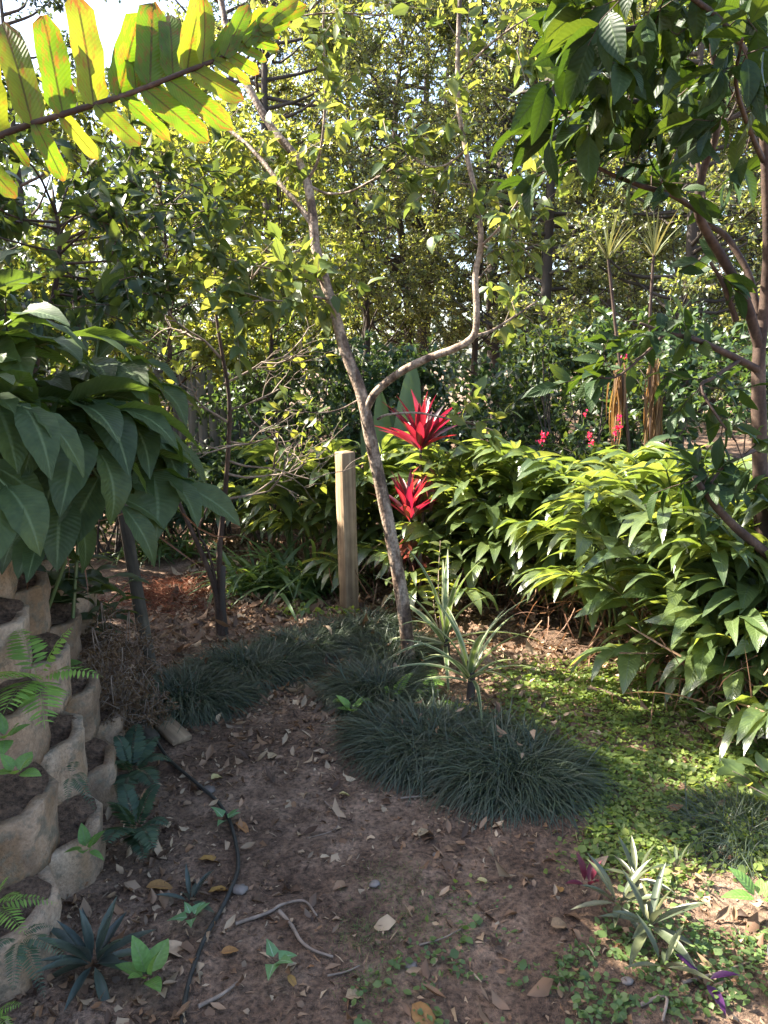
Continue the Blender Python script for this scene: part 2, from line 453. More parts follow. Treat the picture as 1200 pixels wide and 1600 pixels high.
def joined(name, tpl, pos, D, U, S, mat, parent=None, base=(0, 0, 0), kind='stuff'):
    """many copies of one template in ONE mesh; several templates may be mixed"""
    tpls = tpl if isinstance(tpl, list) else [tpl]
    pos, D, U = np.asarray(pos, float), np.asarray(D, float), np.asarray(U, float)
    S = np.broadcast_to(np.asarray(S, float), (len(pos),))
    Vs, Fs, Us, n0 = [], [], [], 0
    pick = rng.integers(0, len(tpls), len(pos))
    for i, (tv, tf, tu) in enumerate(tpls):
        m = pick == i
        if not m.any():
            continue
        Fr = frames_np(D[m], U[m])
        V = np.einsum('nij,vj->nvi', Fr, tv) * S[m][:, None, None] + (pos[m] - np.asarray(base))[:, None, :]
        k = len(tv)
        Vs.append(V.reshape(-1, 3))
        Fs.append((tf[None] + (np.arange(m.sum()) * k)[:, None, None]).reshape(-1, tf.shape[1]) + n0)
        Us.append(np.tile(tu, (m.sum(), 1)))
        n0 += k * m.sum()
    me = np_mesh(name, np.concatenate(Vs), np.concatenate(Fs), M[mat] if isinstance(mat, str) else mat, np.concatenate(Us))
    o = obj(name, me, parent)
    if kind:
        o['kind'] = kind
    return o
def tube_geo(pts, radii, n=7, rough=0.0):
    pts = [Vector(p) for p in pts]
    V, Fc = [], []
    prev = None
    for i, p in enumerate(pts):
        d = (pts[min(i + 1, len(pts) - 1)] - pts[max(i - 1, 0)]).normalized()
        x = prev - d * prev.dot(d) if prev is not None else d.orthogonal()
        x.normalize(); prev = x
        y = d.cross(x)
        for j in range(n):
            a = 2 * math.pi * j / n
            r = radii[i] * (1 + rough * random.uniform(-1, 1))
            V.append(p + (x * math.cos(a) + y * math.sin(a)) * r)
    for i in range(len(pts) - 1):
        for j in range(n):
            k = (j + 1) % n
            Fc.append((i * n + j, i * n + k, (i + 1) * n + k, (i + 1) * n + j))
    return V, Fc
def smooth_path(pts, sub=4):
    """Catmull-Rom"""
    pts = [Vector(p) for p in pts]
    if len(pts) < 3 and sub:
        return [pts[0].lerp(pts[-1], i / sub) for i in range(sub + 1)]
    e = [pts[0] * 2 - pts[1]] + pts + [pts[-1] * 2 - pts[-2]]
    out = []
    for i in range(1, len(e) - 2):
        for s in range(sub):
            t = s / sub
            a, b, c, d = e[i - 1], e[i], e[i + 1], e[i + 2]
            out.append(.5 * ((2 * b) + (c - a) * t + (2 * a - 5 * b + 4 * c - d) * t * t + (3 * b - a - 3 * c + d) * t ** 3))
    out.append(pts[-1])
    return out
def tube(name, pts, r0, r1, mat, parent=None, n=7, sub=4, rough=0.03, base=None, wob=0.0):
    path = smooth_path(pts, sub)
    if wob:
        path = [path[0]] + [p + Vector((random.gauss(0, wob), random.gauss(0, wob), random.gauss(0, wob * .5))) for p in path[1:-1]] + [path[-1]]
    L = len(path)
    rad = [r0 + (r1 - r0) * (i / (L - 1)) for i in range(L)]
    path2 = path + [path[-1] + (path[-1] - path[-2]).normalized() * rad[-1] * .4]
    V, Fc = tube_geo(path2, rad + [rad[-1] * .05], n, rough)
    b = Vector(base) if base is not None else (parent.location if parent else Vector((0, 0, 0)))
    me = np_mesh(name, [v - b for v in V], Fc, M[mat])
    return obj(name, me, parent, (0, 0, 0) if parent else b), path
def tubes_joined(name, paths, mat, parent, n=5, kind=None):
    """one part made of many thin twigs: paths = [(pts, r0, r1)]"""
    V, Fc = [], []
    b = parent.location if parent else Vector((0, 0, 0))
    for pts, r0, r1 in paths:
        L = len(pts)
        v, f = tube_geo(pts, [r0 + (r1 - r0) * i / (L - 1) for i in range(L)], n)
        k = len(V)
        V += [q - b for q in v]
        Fc += [tuple(i + k for i in q) for q in f]
    o = obj(name, np_mesh(name, V, Fc, M[mat]), parent)
    if kind:
        o['kind'] = kind
    return o
def rv(s=1.0):
    return Vector((random.gauss(0, s), random.gauss(0, s), random.gauss(0, s)))
def on_path(path, t):
    f = t * (len(path) - 1)
    i = min(int(f), len(path) - 2)
    return path[i].lerp(path[i + 1], f - i), (path[i + 1] - path[i]).normalized()

# ------------------------------------------------------------------ ground
def sstep(a, b, x):
    t = min(1, max(0, (x - a) / (b - a)))      # also works with a > b
    return t * t * (3 - 2 * t)
def wall_x(y):
    """line of the wall's lowest course, seen from above"""
    return -0.91 - 0.24 * sstep(1.9, 3.5, y) - 0.03 * math.sin(y * 2.2)
WALL_END = 3.35
def H(x, y, fine=True):
    h = 0.0
    wx = wall_x(min(max(y, 0.2), 3.6))
    k = 1 - sstep(WALL_END - .15, WALL_END + 1.0, y)
    h += 0.92 * sstep(wx - .12, wx - .56, x) * k if x < wx else 0
    h += 0.10 * sstep(-1.4, -3.5, x) + 0.5 * sstep(7, 16, y) * 0
    if fine and abs(x) < 6 and y < 9:
        h += 0.022 * noise.noise((x * 1.3, y * 1.3, 0)) + 0.012 * noise.noise((x * 5, y * 5, 3)) + 0.008 * noise.noise((x * 17, y * 17, 5)) + 0.005 * noise.noise((x * 45, y * 45, 9))
    return h
def axis(a, b, step, far_lo, far_hi):
    core = list(np.arange(a, b + 1e-6, step))
    s, v, hi = step, b, []
    while v < far_hi:
        s *= 1.22; v += s; hi.append(v)
    s, v, lo = step, a, []
    while v > far_lo:
        s *= 1.22; v -= s; lo.append(v)
    return np.array(lo[::-1] + core + hi)
xs, ys = axis(-2.0, 2.3, .019, -150, 150), axis(1.2, 6.0, .022, -60, 260)
gv = [(x, y, H(x, y)) for y in ys for x in xs]
nx = len(xs)
idx = np.arange(len(gv)).reshape(len(ys), nx)
gf = np.stack([idx[:-1, :-1], idx[:-1, 1:], idx[1:, 1:], idx[1:, :-1]], -1).reshape(-1, 4)
ground = obj('ground', np_mesh('ground', gv, gf, M['soil']))
ground['kind'] = 'structure'
ground['label'] = 'dark brown bare soil of the garden path and beds'

def GH(px, py):
    p = G(px, py)
    for _ in range(4):
        p = G(px, py, H(p.x, p.y))
    return p
def gz(x, y):
    return Vector((x, y, H(x, y)))

# ------------------------------------------------------------------ retaining wall of curved blocks
def block_mesh(seed):
    r = random.Random(seed)
    w, sag, h = .39, .115, .2
    prof = [(0, 0), (.003, .045), (-.002, .1), (.002, .15), (0, .194), (-.004, .2), (-.034, .2), (-.038, .195), (-.04, .1), (-.04, 0)]
    V, Fc = [], []
    ns = 14
    for i in range(ns + 1):
        u = -1 + 2 * i / ns
        a = u * 1.05
        cx, cy = math.sin(a) / math.sin(1.05) * w / 2, sag * (math.cos(a) - math.cos(1.05)) / (1 - math.cos(1.05))
        fu = min(1, max(0, (1 - abs(u)) / .58))          # two splayed cheeks and a flatter nose
        cx, cy = .35 * cx + .65 * u * w / 2, .35 * cy + .65 * sag * 1.05 * fu
        nrm = Vector((math.sin(a) * .9, math.cos(a) + .15)).normalized()
        top = .006 * noise.noise((u * 3, seed * 3.1, 0)) + .003 * r.uniform(-1, 1)
        for (o, z) in prof:
            rough = .009 * noise.noise((u * 4 + seed * 7, z * 16, seed)) + .0035 * r.uniform(-1, 1)
            o2 = o + rough if o > -.03 else o
            V.append((cx + nrm.x * o2, cy + nrm.y * o2, z + (top if z > .15 else 0)))
    k = len(prof)
    for i in range(ns):
        for j in range(k - 1):
            Fc.append((i * k + j, i * k + j + 1, (i + 1) * k + j + 1, (i + 1) * k + j))
        Fc.append((i * k + k - 1, i * k, (i + 1) * k, (i + 1) * k + k - 1))
    # end caps as quads of the profile
    for e in (0, ns * k):
        for j in range(4):
            Fc.append((e + j, e + j + 1, e + k - 2 - j, e + k - 1 - j))
    me = np_mesh('block', V, Fc, M['concrete'], smooth=False)
    return me
def fill_mesh(seed):
    V, Fc = [], []
    nr, ns = 6, 12
    for j in range(nr + 1):
        f = j / nr
        for i in range(ns + 1):
            a = (-1 + 2 * i / ns) * 1.05
            cx, cy = math.sin(a) / math.sin(1.05) * .162, .115 * (math.cos(a) - math.cos(1.05)) / (1 - math.cos(1.05)) - .024
            u_ = -1 + 2 * i / ns
            cx, cy = .35 * cx + .65 * u_ * .162, .35 * cy + .65 * (.115 * 1.05 * min(1, (1 - abs(u_)) / .58) - .024)
            far = min(1, max(0, -cx / .07))                 # soil and litter spill over the far half of the rim
            y = -.30 + (cy + .30 + .012 * far) * f
            V.append((cx * (.9 + .1 * f) * (1 + .10 * far), y, .186 + .022 * far + .014 * noise.noise((cx * 30 + seed, y * 30, 1)) + .06 * (1 - f)))
    for j in range(nr):
        for i in range(ns):
            a = j * (ns + 1) + i
            Fc.append((a, a + 1, a + ns + 2, a + ns + 1))
    return np_mesh('soil', V, Fc, M['soil'])
wall = thing('retaining_wall', 'stepped retaining wall of curved tan concrete blocks along the left of the path', 'wall', (wall_x(2.0), 2.0, 0))
BLK = [block_mesh(i) for i in range(7)]
FIL = [fill_mesh(i) for i in range(3)]
BLOCKS = []
for k in range(5):
    y = .62 + (.19 if k % 2 else 0)
    while y < WALL_END - (0.02 if k < 3 else .12 * (k - 2)):
        x = wall_x(y) - .078 * k - .11
        tang = Vector((wall_x(y + .05) - wall_x(y - .05), .1, 0)).normalized()
        ang = math.atan2(tang.y, tang.x) + R(180)           # local x along the wall, local y outwards
        o = obj('block', BLK[(k * 3 + len(BLOCKS)) % 7], wall)
        o.location = Vector((x, y, .2 * k - .035)) - wall.location
        o.rotation_euler = (R(random.uniform(-3.5, 1.0)), R(random.uniform(-2, 2)), ang + R(random.uniform(-7, 7)))
        s = obj('soil', FIL[len(BLOCKS) % 3], o)
        s.location = (0, 0, random.uniform(-.012, .012))
        BLOCKS.append(Vector((x, y, .2 * k)))
        y += .385

# ------------------------------------------------------------------ timber: square post, stakes, planks, fence
def box_geo(sx, sy, z0, z1, bev=.004, nz=8, jitter=.0):
    V, Fc = [], []
    ring = [(-sx + bev, -sy), (sx - bev, -sy), (sx, -sy + bev), (sx, sy - bev), (sx - bev, sy), (-sx + bev, sy), (-sx, sy - bev), (-sx, -sy + bev)]
    for i in range(nz + 1):
        z = z0 + (z1 - z0) * i / nz
        for (a, b) in ring:
            V.append((a + random.gauss(0, jitter), b + random.gauss(0, jitter), z))
    for (a, b) in ring:
        V.append((a * .93, b * .93, z1 + bev))
    for i in range(nz + 1):
        for j in range(8):
            k = (j + 1) % 8
            Fc.append((i * 8 + j, i * 8 + k, (i + 1) * 8 + k, (i + 1) * 8 + j))
    e = (nz + 1) * 8
    Fc += [(e, e + 1, e + 2, e + 3), (e, e + 3, e + 4, e + 7), (e + 4, e + 5, e + 6, e + 7)]
    return V, Fc
pb_ = GH(546, 953)
v, f = box_geo(.048, .048, -.1, 1.02, .006, 10, .0008)
post = tag(obj('square_post', np_mesh('square_post', v, f, M['timber'], smooth=False), None, pb_), 'square sawn timber post standing alone left of the forked tree', 'post')
post.rotation_euler = (R(.5), R(-1.6), R(33))
def stake(px, py, top, sx, label, mat='timber_dark', rot=(0, 0, 0), name='stake'):
    b = GH(px, py)
    v, f = box_geo(sx, sx * .8, -.1, top, .004, 8, .001)
    o = tag(obj(name, np_mesh(name, v, f, M[mat], smooth=False), None, b), label, 'stake')
    o.rotation_euler = rot
    return o
stake(236, 1040, 1.0, .028, 'weathered brown timber stake in front of the darker one, below the broad leaves', rot=(0, R(-6), R(20)))
stake(222, 985, .85, .030, 'dark blackened stake close behind the brown stake at the bed edge', 'hose', rot=(0, R(-5), R(25)))
def plank(a, b, wd, th, label, mat='timber_dark'):
    d = b - a
    v, f = box_geo(wd / 2, th / 2, 0, d.length, .003, 6, .0015)
    o = tag(obj('plank', np_mesh('plank', v, f, M[mat], smooth=False), None, a), label, 'plank')
    o.rotation_mode = 'QUATERNION'
    q = frame(Vector((1, 0, 0)), d)                       # z along d
    z = d.normalized(); y = Vector((0, 0, 1)) - z * z.z; y.normalize(); x = y.cross(z)
    o.rotation_quaternion = Matrix((x, y, z)).transposed().to_quaternion()
    return o
plank(GH(200, 1095) + Vector((0, 0, .06)), GH(285, 1162) + Vector((0, 0, .015)), .09, .022, 'long weathered board lying from the wall end to the path', 'timber')
plank(GH(185, 1120) + Vector((0, 0, .05)), GH(238, 1160) + Vector((0, 0, .02)), .07, .02, 'short grey board beside the longer one at the wall end')

fence = thing('paling_fence', 'dark grey paling fence at the back of the garden on the left', 'fence', (-3.2, 8.4, 0))
pv, pf = box_geo(.05, .009, 0, 1.5, .002, 2)
pm = np_mesh('paling', pv, pf, M['paling'], smooth=False)
for i in range(30):
    o = obj('paling', pm, fence)
    o.location = (-1.2 + i * .112, .12 * math.sin(i * .2), random.uniform(-.03, .03))
    o.rotation_euler = (0, R(random.uniform(-.8, .8)), R(random.uniform(-3, 3)))
for z in (.35, 1.2):
    v, f = box_geo(.02, .035, -1.3, 2.2, .003, 2)
    o = obj('rail', np_mesh('rail', v, f, M['paling'], smooth=False), fence)
    o.location = (0, .17, z); o.rotation_euler = (0, R(90), 0)

# ------------------------------------------------------------------ foliage builders
RH = (np.array([(0, 0, 0), (.5, .45, .12), (0, 1, -.1), (-.5, .45, .12), (0, .5, 0)], float), np.array([(0, 1, 4), (1, 2, 4), (2, 3, 4), (3, 0, 4)]), np.array([(.5, 0), (1, .5), (.5, 1), (0, .5), (.5, .5)], float))
RH2 = (np.array([(0, 0, 0), (.26, .42, .07), (0, 1, -.08), (-.26, .42, .07)], float), np.array([(0, 1, 2), (0, 2, 3)]), np.array([(.5, 0), (1, .5), (.5, 1), (0, .5)], float))
def rh(w):
    t = RH[0].copy(); t[:, 0] *= w
    return (t, RH[1], RH[2])
def clump(c, rad, ntw, lpt, size, rise=.15, spread=.75, lift=.35):
    """leaves along short twigs that leave a clump's core; returns arrays + twig ends"""
    c, rad = np.asarray(c, float), np.asarray(rad, float)
    d = unit(rng.normal(size=(ntw, 3)) + np.array([0, 0, rise]))
    st = c + rng.normal(size=(ntw, 3)) * rad * .28
    en = st + d * rad * rng.uniform(.45, 1.0, (ntw, 1))
    t = rng.uniform(.15, 1.0, (ntw, lpt))[..., None]
    pos = (st[:, None] * (1 - t) + en[:, None] * t).reshape(-1, 3)
    dd = np.repeat(d[:, None], lpt, 1).reshape(-1, 3)
    D = unit(dd * .6 + rng.normal(size=pos.shape) * spread + np.array([0, 0, -.25]))
    U = unit(rng.normal(size=pos.shape) * .75 + np.array([0, 0, lift + .5]))
    S = size * rng.uniform(.65, 1.2, len(pos))
    return pos, D, U, S, list(zip(st, en))
def add_foliage(parent, clumps, tpl, meshes, mat, n_ind, twig_mat='twig', twig_r=.003, name='foliage'):
    """clumps = list of clump() results: nearest leaves become parts, the rest one joined part"""
    pos, D, U, S = (np.concatenate([c[i] for c in clumps]) for i in range(4))
    order = np.argsort(np.linalg.norm(pos - np.array([0, 0, CAM_H]), axis=1))
    ind, rest = order[:n_ind], order[n_ind:]
    for i in ind:
        put_leaf(parent, meshes[int(rng.integers(len(meshes)))], pos[i], D[i], U[i], S[i])
    if len(rest):
        joined(name, tpl, pos[rest], D[rest], U[rest], S[rest], mat, parent, parent.location)
    if twig_r:
        far = parent.location.y > 7.2
        tw = [([Vector(a), Vector(b)] if far else [Vector(a), Vector(a).lerp(Vector(b), .55) + rv(.01), Vector(b)], twig_r, twig_r * .4) for c in clumps for a, b in c[4]]
        tubes_joined('twigs', tw, twig_mat, parent, 3 if far else 4, 'stuff')

def far_tree(name, label, px, Y, hgt, lo, rad, ncl, nleaf, size, mat, tr, lean=(0, 0), group='trees of the wood behind the garden', bark='bark_dark', tw=.006, stems=1, w=1.0, flat=.75):
    x = P(px, 700, Y).x
    b = gz(x, Y)
    t = thing(name, label, 'tree', b, group)
    top = b + Vector((lean[0], lean[1], hgt))
    axis_pts = []
    for s in range(stems):
        o = Vector((random.uniform(-.5, .5), random.uniform(-.4, .4), 0)) * (stems > 1)
        tp = top + o * 3
        pts = [b + o - Vector((0, 0, .1)), b + o * 1.4 + (tp - b) * .33 + rv(.08 * hgt / 6), b + o * 2 + (tp - b) * .66 + rv(.12 * hgt / 6), tp]
        _, path = tube('trunk', pts, tr * (1 if s == 0 else .7), tr * .2, bark, t, 8, 5)
        axis_pts.append(path)
    cl, limbs = [], []
    per = nleaf // ncl
    for i in range(ncl):
        h = lo + (hgt * 1.03 - lo) * (i + random.random()) / ncl
        f = (h - lo) / max(.1, hgt - lo)
        r = rad * (math.sin(math.pi * (0.12 + .8 * f)) ** .6) * random.uniform(.45, 1.0)
        a = random.uniform(0, 6.283)
        path = random.choice(axis_pts)
        p, _ = on_path(path, min(.98, max(.15, h / hgt - .08)))
        c = Vector((p.x + r * math.cos(a), p.y + r * math.sin(a), b.z + h))
        cr = rad * random.uniform(.17, .34)
        ntw = max(6, per // 14)
        cl.append(clump(c, (cr, cr, cr * flat), ntw, 14, size, spread=1.0))
        limbs.append((smooth_path([p, p.lerp(c, .5) + Vector((0, 0, -.12 * r)) + rv(.08), c], 3), tr * .28, tr * .06))
    tubes_joined('limbs', limbs, bark, t, 5)
    add_foliage(t, cl, RH2 if w == 1.0 else (RH2[0] * np.array([w, 1, 1]), RH2[1], RH2[2]), None, mat, 0, bark, tw)
    return t

# ------------------------------------------------------------------ wood behind the garden
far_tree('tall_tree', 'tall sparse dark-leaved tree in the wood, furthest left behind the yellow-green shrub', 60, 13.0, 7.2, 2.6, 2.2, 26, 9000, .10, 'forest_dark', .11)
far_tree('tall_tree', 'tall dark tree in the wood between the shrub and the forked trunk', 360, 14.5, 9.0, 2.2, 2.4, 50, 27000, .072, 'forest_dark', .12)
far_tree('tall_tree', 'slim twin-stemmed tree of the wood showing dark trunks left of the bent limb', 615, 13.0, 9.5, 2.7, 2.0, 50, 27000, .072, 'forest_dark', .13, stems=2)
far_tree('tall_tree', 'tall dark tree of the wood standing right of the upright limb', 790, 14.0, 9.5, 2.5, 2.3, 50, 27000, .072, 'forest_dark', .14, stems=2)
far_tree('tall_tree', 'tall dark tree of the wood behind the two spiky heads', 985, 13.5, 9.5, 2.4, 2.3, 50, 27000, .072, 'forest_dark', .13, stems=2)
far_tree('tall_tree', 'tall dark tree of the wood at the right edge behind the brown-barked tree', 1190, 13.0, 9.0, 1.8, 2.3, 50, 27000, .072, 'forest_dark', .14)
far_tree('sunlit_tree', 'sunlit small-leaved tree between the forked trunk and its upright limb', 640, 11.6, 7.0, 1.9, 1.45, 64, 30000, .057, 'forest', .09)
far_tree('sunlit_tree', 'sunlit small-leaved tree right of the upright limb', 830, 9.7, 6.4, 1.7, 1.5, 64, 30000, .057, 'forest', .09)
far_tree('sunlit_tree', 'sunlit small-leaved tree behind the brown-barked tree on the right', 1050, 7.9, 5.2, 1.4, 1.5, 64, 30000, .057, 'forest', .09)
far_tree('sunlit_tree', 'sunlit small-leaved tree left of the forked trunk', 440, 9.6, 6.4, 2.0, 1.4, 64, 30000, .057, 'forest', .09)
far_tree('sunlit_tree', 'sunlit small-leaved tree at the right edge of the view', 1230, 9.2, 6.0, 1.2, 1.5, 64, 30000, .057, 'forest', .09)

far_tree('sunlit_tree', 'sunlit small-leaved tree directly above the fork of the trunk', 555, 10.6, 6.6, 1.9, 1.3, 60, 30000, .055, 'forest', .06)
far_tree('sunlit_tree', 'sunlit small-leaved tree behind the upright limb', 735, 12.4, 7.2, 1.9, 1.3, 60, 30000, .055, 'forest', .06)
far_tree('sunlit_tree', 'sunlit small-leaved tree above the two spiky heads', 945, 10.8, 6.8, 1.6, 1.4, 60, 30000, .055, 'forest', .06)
def bush(name, label, px, Y, hgt, rx, ncl, nleaf, size, mat, n_ind=0, tpl=None, meshes=None, bark='bark_dark', group=None, z0=.15, stems=5, cat='shrub', r=.012, flat=.8, tw=.0025, lift=.35):
    x = P(px, 800, Y).x
    b = gz(x, Y)
    t = thing(name, label, cat, b, group)
    cl, st = [], []
    per = nleaf // ncl
    for i in range(ncl):
        f = random.random() ** .8
        a = random.uniform(0, 6.283)
        rr = rx * (math.sin(math.pi * (.2 + .72 * f)) ** .7) * math.sqrt(random.random())
        c = b + Vector((rr * math.cos(a), rr * math.sin(a), z0 + (hgt - z0) * f))
        cr = rx * random.uniform(.25, .42)
        cl.append(clump(c, (cr, cr, cr * flat), max(4, per // 10), 10, size, lift=lift))
        if i < ncl * .7:
            s0 = b + Vector((random.uniform(-.12, .12), random.uniform(-.12, .12), -.05))
            st.append((smooth_path([s0, s0.lerp(c, .5) + rv(.06) + Vector((0, 0, .1)), c], 3), r, r * .3))
    tubes_joined('stems', st, bark, t, 5)
    add_foliage(t, cl, tpl or rh(.55), meshes, mat, n_ind, bark, tw)
    return t
und = 'dark bushes under the wood'
LM_und = leaf_meshes('leaf', 'understory', 3, w=.42, prof='ovate', nseg=4, fold=.3, droop=.25)
bush('understory_bush', 'dark small-leaved bush in shade behind the square post', 470, 7.6, 1.75, 1.0, 26, 7000, .075, 'understory', group=und)
bush('understory_bush', 'dark small-leaved bush behind the red-leaved plant', 640, 7.8, 1.6, 1.0, 26, 7000, .075, 'understory', group=und)
bush('understory_bush', 'dark bush behind the right hedge, left of the red flowers', 800, 7.4, 1.6, 1.0, 26, 6500, .08, 'understory', group=und)
bush('understory_bush', 'dark bush behind the fence at the far left', 250, 9.6, 2.2, 1.1, 24, 6000, .09, 'understory', group=und)
bush('understory_bush', 'dark bush filling the gap behind the bare-twigged shrub', 380, 8.6, 1.9, 1.0, 24, 6000, .08, 'understory', group=und)
bush('understory_bush', 'dark bush behind the drooping dead skirt of spiky leaves', 1010, 6.9, 1.9, 1.0, 26, 6500, .08, 'understory', group=und)
bush('understory_bush', 'dark bush behind the trunk at the right edge', 1180, 6.0, 1.8, 1.0, 26, 6500, .08, 'understory', group=und)
bush('understory_bush', 'low dark undergrowth beyond the red mulch, left of the bare shrub', 265, 6.5, .75, .55, 18, 3200, .07, 'understory', group=und)
bush('understory_bush', 'low dark undergrowth behind the two stakes', 165, 6.0, .95, .6, 18, 3200, .07, 'understory', group=und)
bush('understory_bush', 'low dark undergrowth between the bare shrub and the strap leaves', 345, 7.0, .8, .5, 16, 2800, .07, 'understory', group=und)
bush('understory_bush', 'dark bush at the far left behind the broad leaves', 60, 8.2, 2.4, 1.3, 26, 6000, .1, 'understory', group=und)

# far wood that reads as one mass
def far_mass():
    n = 46000
    x = rng.uniform(-22, 22, n); y = rng.uniform(17, 26, n)
    z = rng.uniform(.2, 7.0, n) ** 1.0 + 1.2 * np.sin(x * .7) * rng.random(n)
    g = np.array([noise.noise((a * .55, b * .5, c * .6)) for a, b, c in zip(x, y, z)])
    keep = (g > -.12 - .35 * (z < 2.6)) & (z > .1)
    p = np.stack([x, y, z], 1)[keep]
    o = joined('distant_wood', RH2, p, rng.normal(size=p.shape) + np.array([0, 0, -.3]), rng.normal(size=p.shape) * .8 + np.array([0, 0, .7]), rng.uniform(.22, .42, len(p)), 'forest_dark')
    tag(o, 'mass of distant dark foliage glimpsed between the trunks of the wood', 'wood', kind='stuff')
far_mass()

# ------------------------------------------------------------------ shrubs and trees on the left that shade the path
LM_dark = leaf_meshes('leaf', 'dark', 4, w=.44, prof='ovate', nseg=5, fold=.35, droop=.3, wave=.03)
LM_lime = leaf_meshes('leaf', 'lime', 4, w=.56, prof='ovate', nseg=5, fold=.3, droop=.25, wave=.03)
T_dark = [leaf_tpl(.44, 'ovate', 3, .35, .3), leaf_tpl(.4, 'ovate', 3, .3, .2)]
T_lime = [leaf_tpl(.56, 'ovate', 3, .3, .25), leaf_tpl(.5, 'ovate', 3, .3, .3)]
def shade_tree(label, x, y, hgt, lo, rad, ncl, nleaf, size, mat='dark', meshes=None, tpl=None, n_ind=150, tr=.05, name='leafy_tree', bark='bark_brown', flat=.8, group='leafy trees along the left side'):
    b = gz(x, y)
    t = thing(name, label, 'tree', b, group)
    top = b + Vector((random.uniform(-.3, .3), random.uniform(-.3, .3), hgt * .92))
    _, path = tube('trunk', [b - Vector((0, 0, .1)), b.lerp(top, .35) + rv(.08), b.lerp(top, .7) + rv(.1), top], tr, tr * .25, bark, t, 7, 5)
    cl, limbs = [], []
    for i in range(ncl):
        f = (i + random.random()) / ncl
        h = lo + (hgt - lo) * f
        r = rad * (math.sin(math.pi * (.25 + .65 * f)) ** .6) * math.sqrt(random.uniform(.08, 1))
        a = random.uniform(0, 6.283)
        p, _ = on_path(path, min(.97, max(.12, h / hgt - .1)))
        c = Vector((p.x + r * math.cos(a), p.y + r * math.sin(a), b.z + h))
        cr = rad * random.uniform(.26, .42)
        cl.append(clump(c, (cr, cr, cr * flat), max(4, nleaf // ncl // 9), 9, size))
        limbs.append((smooth_path([p, p.lerp(c, .5) + rv(.06), c], 3), tr * .3, tr * .08))
    tubes_joined('limbs', limbs, bark, t, 5)
    add_foliage(t, cl, tpl or T_dark, meshes or LM_dark, mat, n_ind, bark, .003)
    return t
shade_tree('leafy tree with dark leaves at the left edge, above the broad-leaved plant', -3.8, 5.0, 3.15, 1.0, 1.25, 36, 6000, .14, tpl=rh(.5))
shade_tree('tree with dark glossy leaves at the left edge, nearest under the large lobed frond', -3.9, 3.7, 3.5, .8, 1.25, 42, 8000, .15, n_ind=0, tpl=rh(.5))
shade_tree('tree with dark leaves just outside the left edge, beside the wall', -3.4, 2.75, 3.2, .5, 1.15, 42, 8500, .15, n_ind=0, tpl=rh(.5))
shade_tree('leafy tree at the left, behind the yellow-green shrub', -3.9, 7.0, 4.4, 1.5, 1.35, 34, 4200, .11, n_ind=100)
shade_tree('sunlit yellow-green leafed tree left of the forked trunk, under the large frond', -2.0, 7.0, 3.8, 1.4, 1.1, 44, 9500, .075, 'lime', LM_lime, T_lime, 260, .03, 'yellow_green_tree')
shade_tree('sunlit yellow-green sapling right beside the left leg of the forked tree', -1.15, 7.5, 3.7, 1.6, .9, 34, 5600, .075, 'lime', LM_lime, T_lime, 160, .028, 'yellow_green_tree')
shade_tree('dark-leaved shrubby tree in front of the yellow-green tree at left', -1.5, 3.45, 2.1, .75, .8, 40, 4200, .08, 'dark', LM_dark, T_dark, 260, .022)

# ------------------------------------------------------------------ forked tree in the centre
tb = GH(640, 1036)
ctree = thing('forked_tree', 'slender forked tree with peeling pale bark in the middle of the garden', 'tree', tb)
Y0 = tb.y
trunk_px = [(640, 1042, 0), (632, 960, 0), (617, 870, .02), (597, 770, .04), (578, 680, .05), (563, 610, .08), (540, 550, .1), (523, 490, .13), (505, 430, .16), (492, 380, .18), (489, 340, .2), (480, 285, .24), (462, 245, .28), (425, 200, .34), (390, 140, .4), (365, 90, .46), (345, 0, .55), (330, -90, .6)]
pts = [P(a, b, Y0 + c) for a, b, c in trunk_px]
tube('trunk', pts, .037, .014, 'bark_pale', ctree, 12, 4, .045)
def limb(px, r0, r1, n=9, parent=ctree, mat='bark_pale', name='limb', Yb=None):
    q = [P(a, b, (Yb if Yb is not None else Y0) + c) for a, b, c in px]
    return tube(name, q, r0, r1, mat, parent, n, 4, .04)[1]
L1 = limb([(572, 640, .06), (588, 612, .02), (625, 582, -.06), (668, 560, -.12), (712, 544, -.18), (740, 525, -.2), (745, 490, -.22), (743, 430, -.2), (752, 375, -.2), (742, 300, -.18), (728, 235, -.15), (716, 160, -.12), (716, 60, -.1), (722, -60, -.1)], .021, .009)
L2 = limb([(489, 352, .2), (470, 325, .25), (440, 290, .3), (400, 240, .4), (360, 205, .5), (315, 185, .6), (270, 195, .7)], .016, .006)
L3 = limb([(738, 527, -.2), (768, 517, -.1), (800, 497, 0), (840, 470, .1)], .009, .004)
L4 = limb([(590, 655, .05), (606, 648, 0), (650, 645, -.05), (690, 652, -.1), (735, 662, -.12), (770, 672, -.1)], .007, .003)
L5 = limb([(483, 290, .24), (510, 302, .2), (545, 300, .1), (575, 285, 0), (602, 270, -.05), (640, 240, -.1)], .007, .0025)
L6 = limb([(480, 283, .24), (497, 250, .22), (506, 195, .2), (508, 120, .2), (505, 40, .2), (512, -40, .2)], .008, .004)
L7 = limb([(510, 440, .16), (470, 428, .1), (420, 420, .0), (370, 408, -.1), (320, 398, -.15)], .008, .003)
L8 = limb([(520, 470, .14), (490, 464, .05), (450, 470, -.1), (400, 470, -.2), (350, 480, -.3)], .007, .0025)
L9 = limb([(560, 625, .08), (530, 640, .05), (495, 645, 0), (455, 640, 0)], .005, .002)
L10 = limb([(752, 385, -.2), (785, 350, -.3), (820, 300, -.35), (850, 270, -.4)], .006, .003)
L11 = limb([(744, 440, -.2), (775, 405, -.1), (815, 370, 0)], .005, .002)
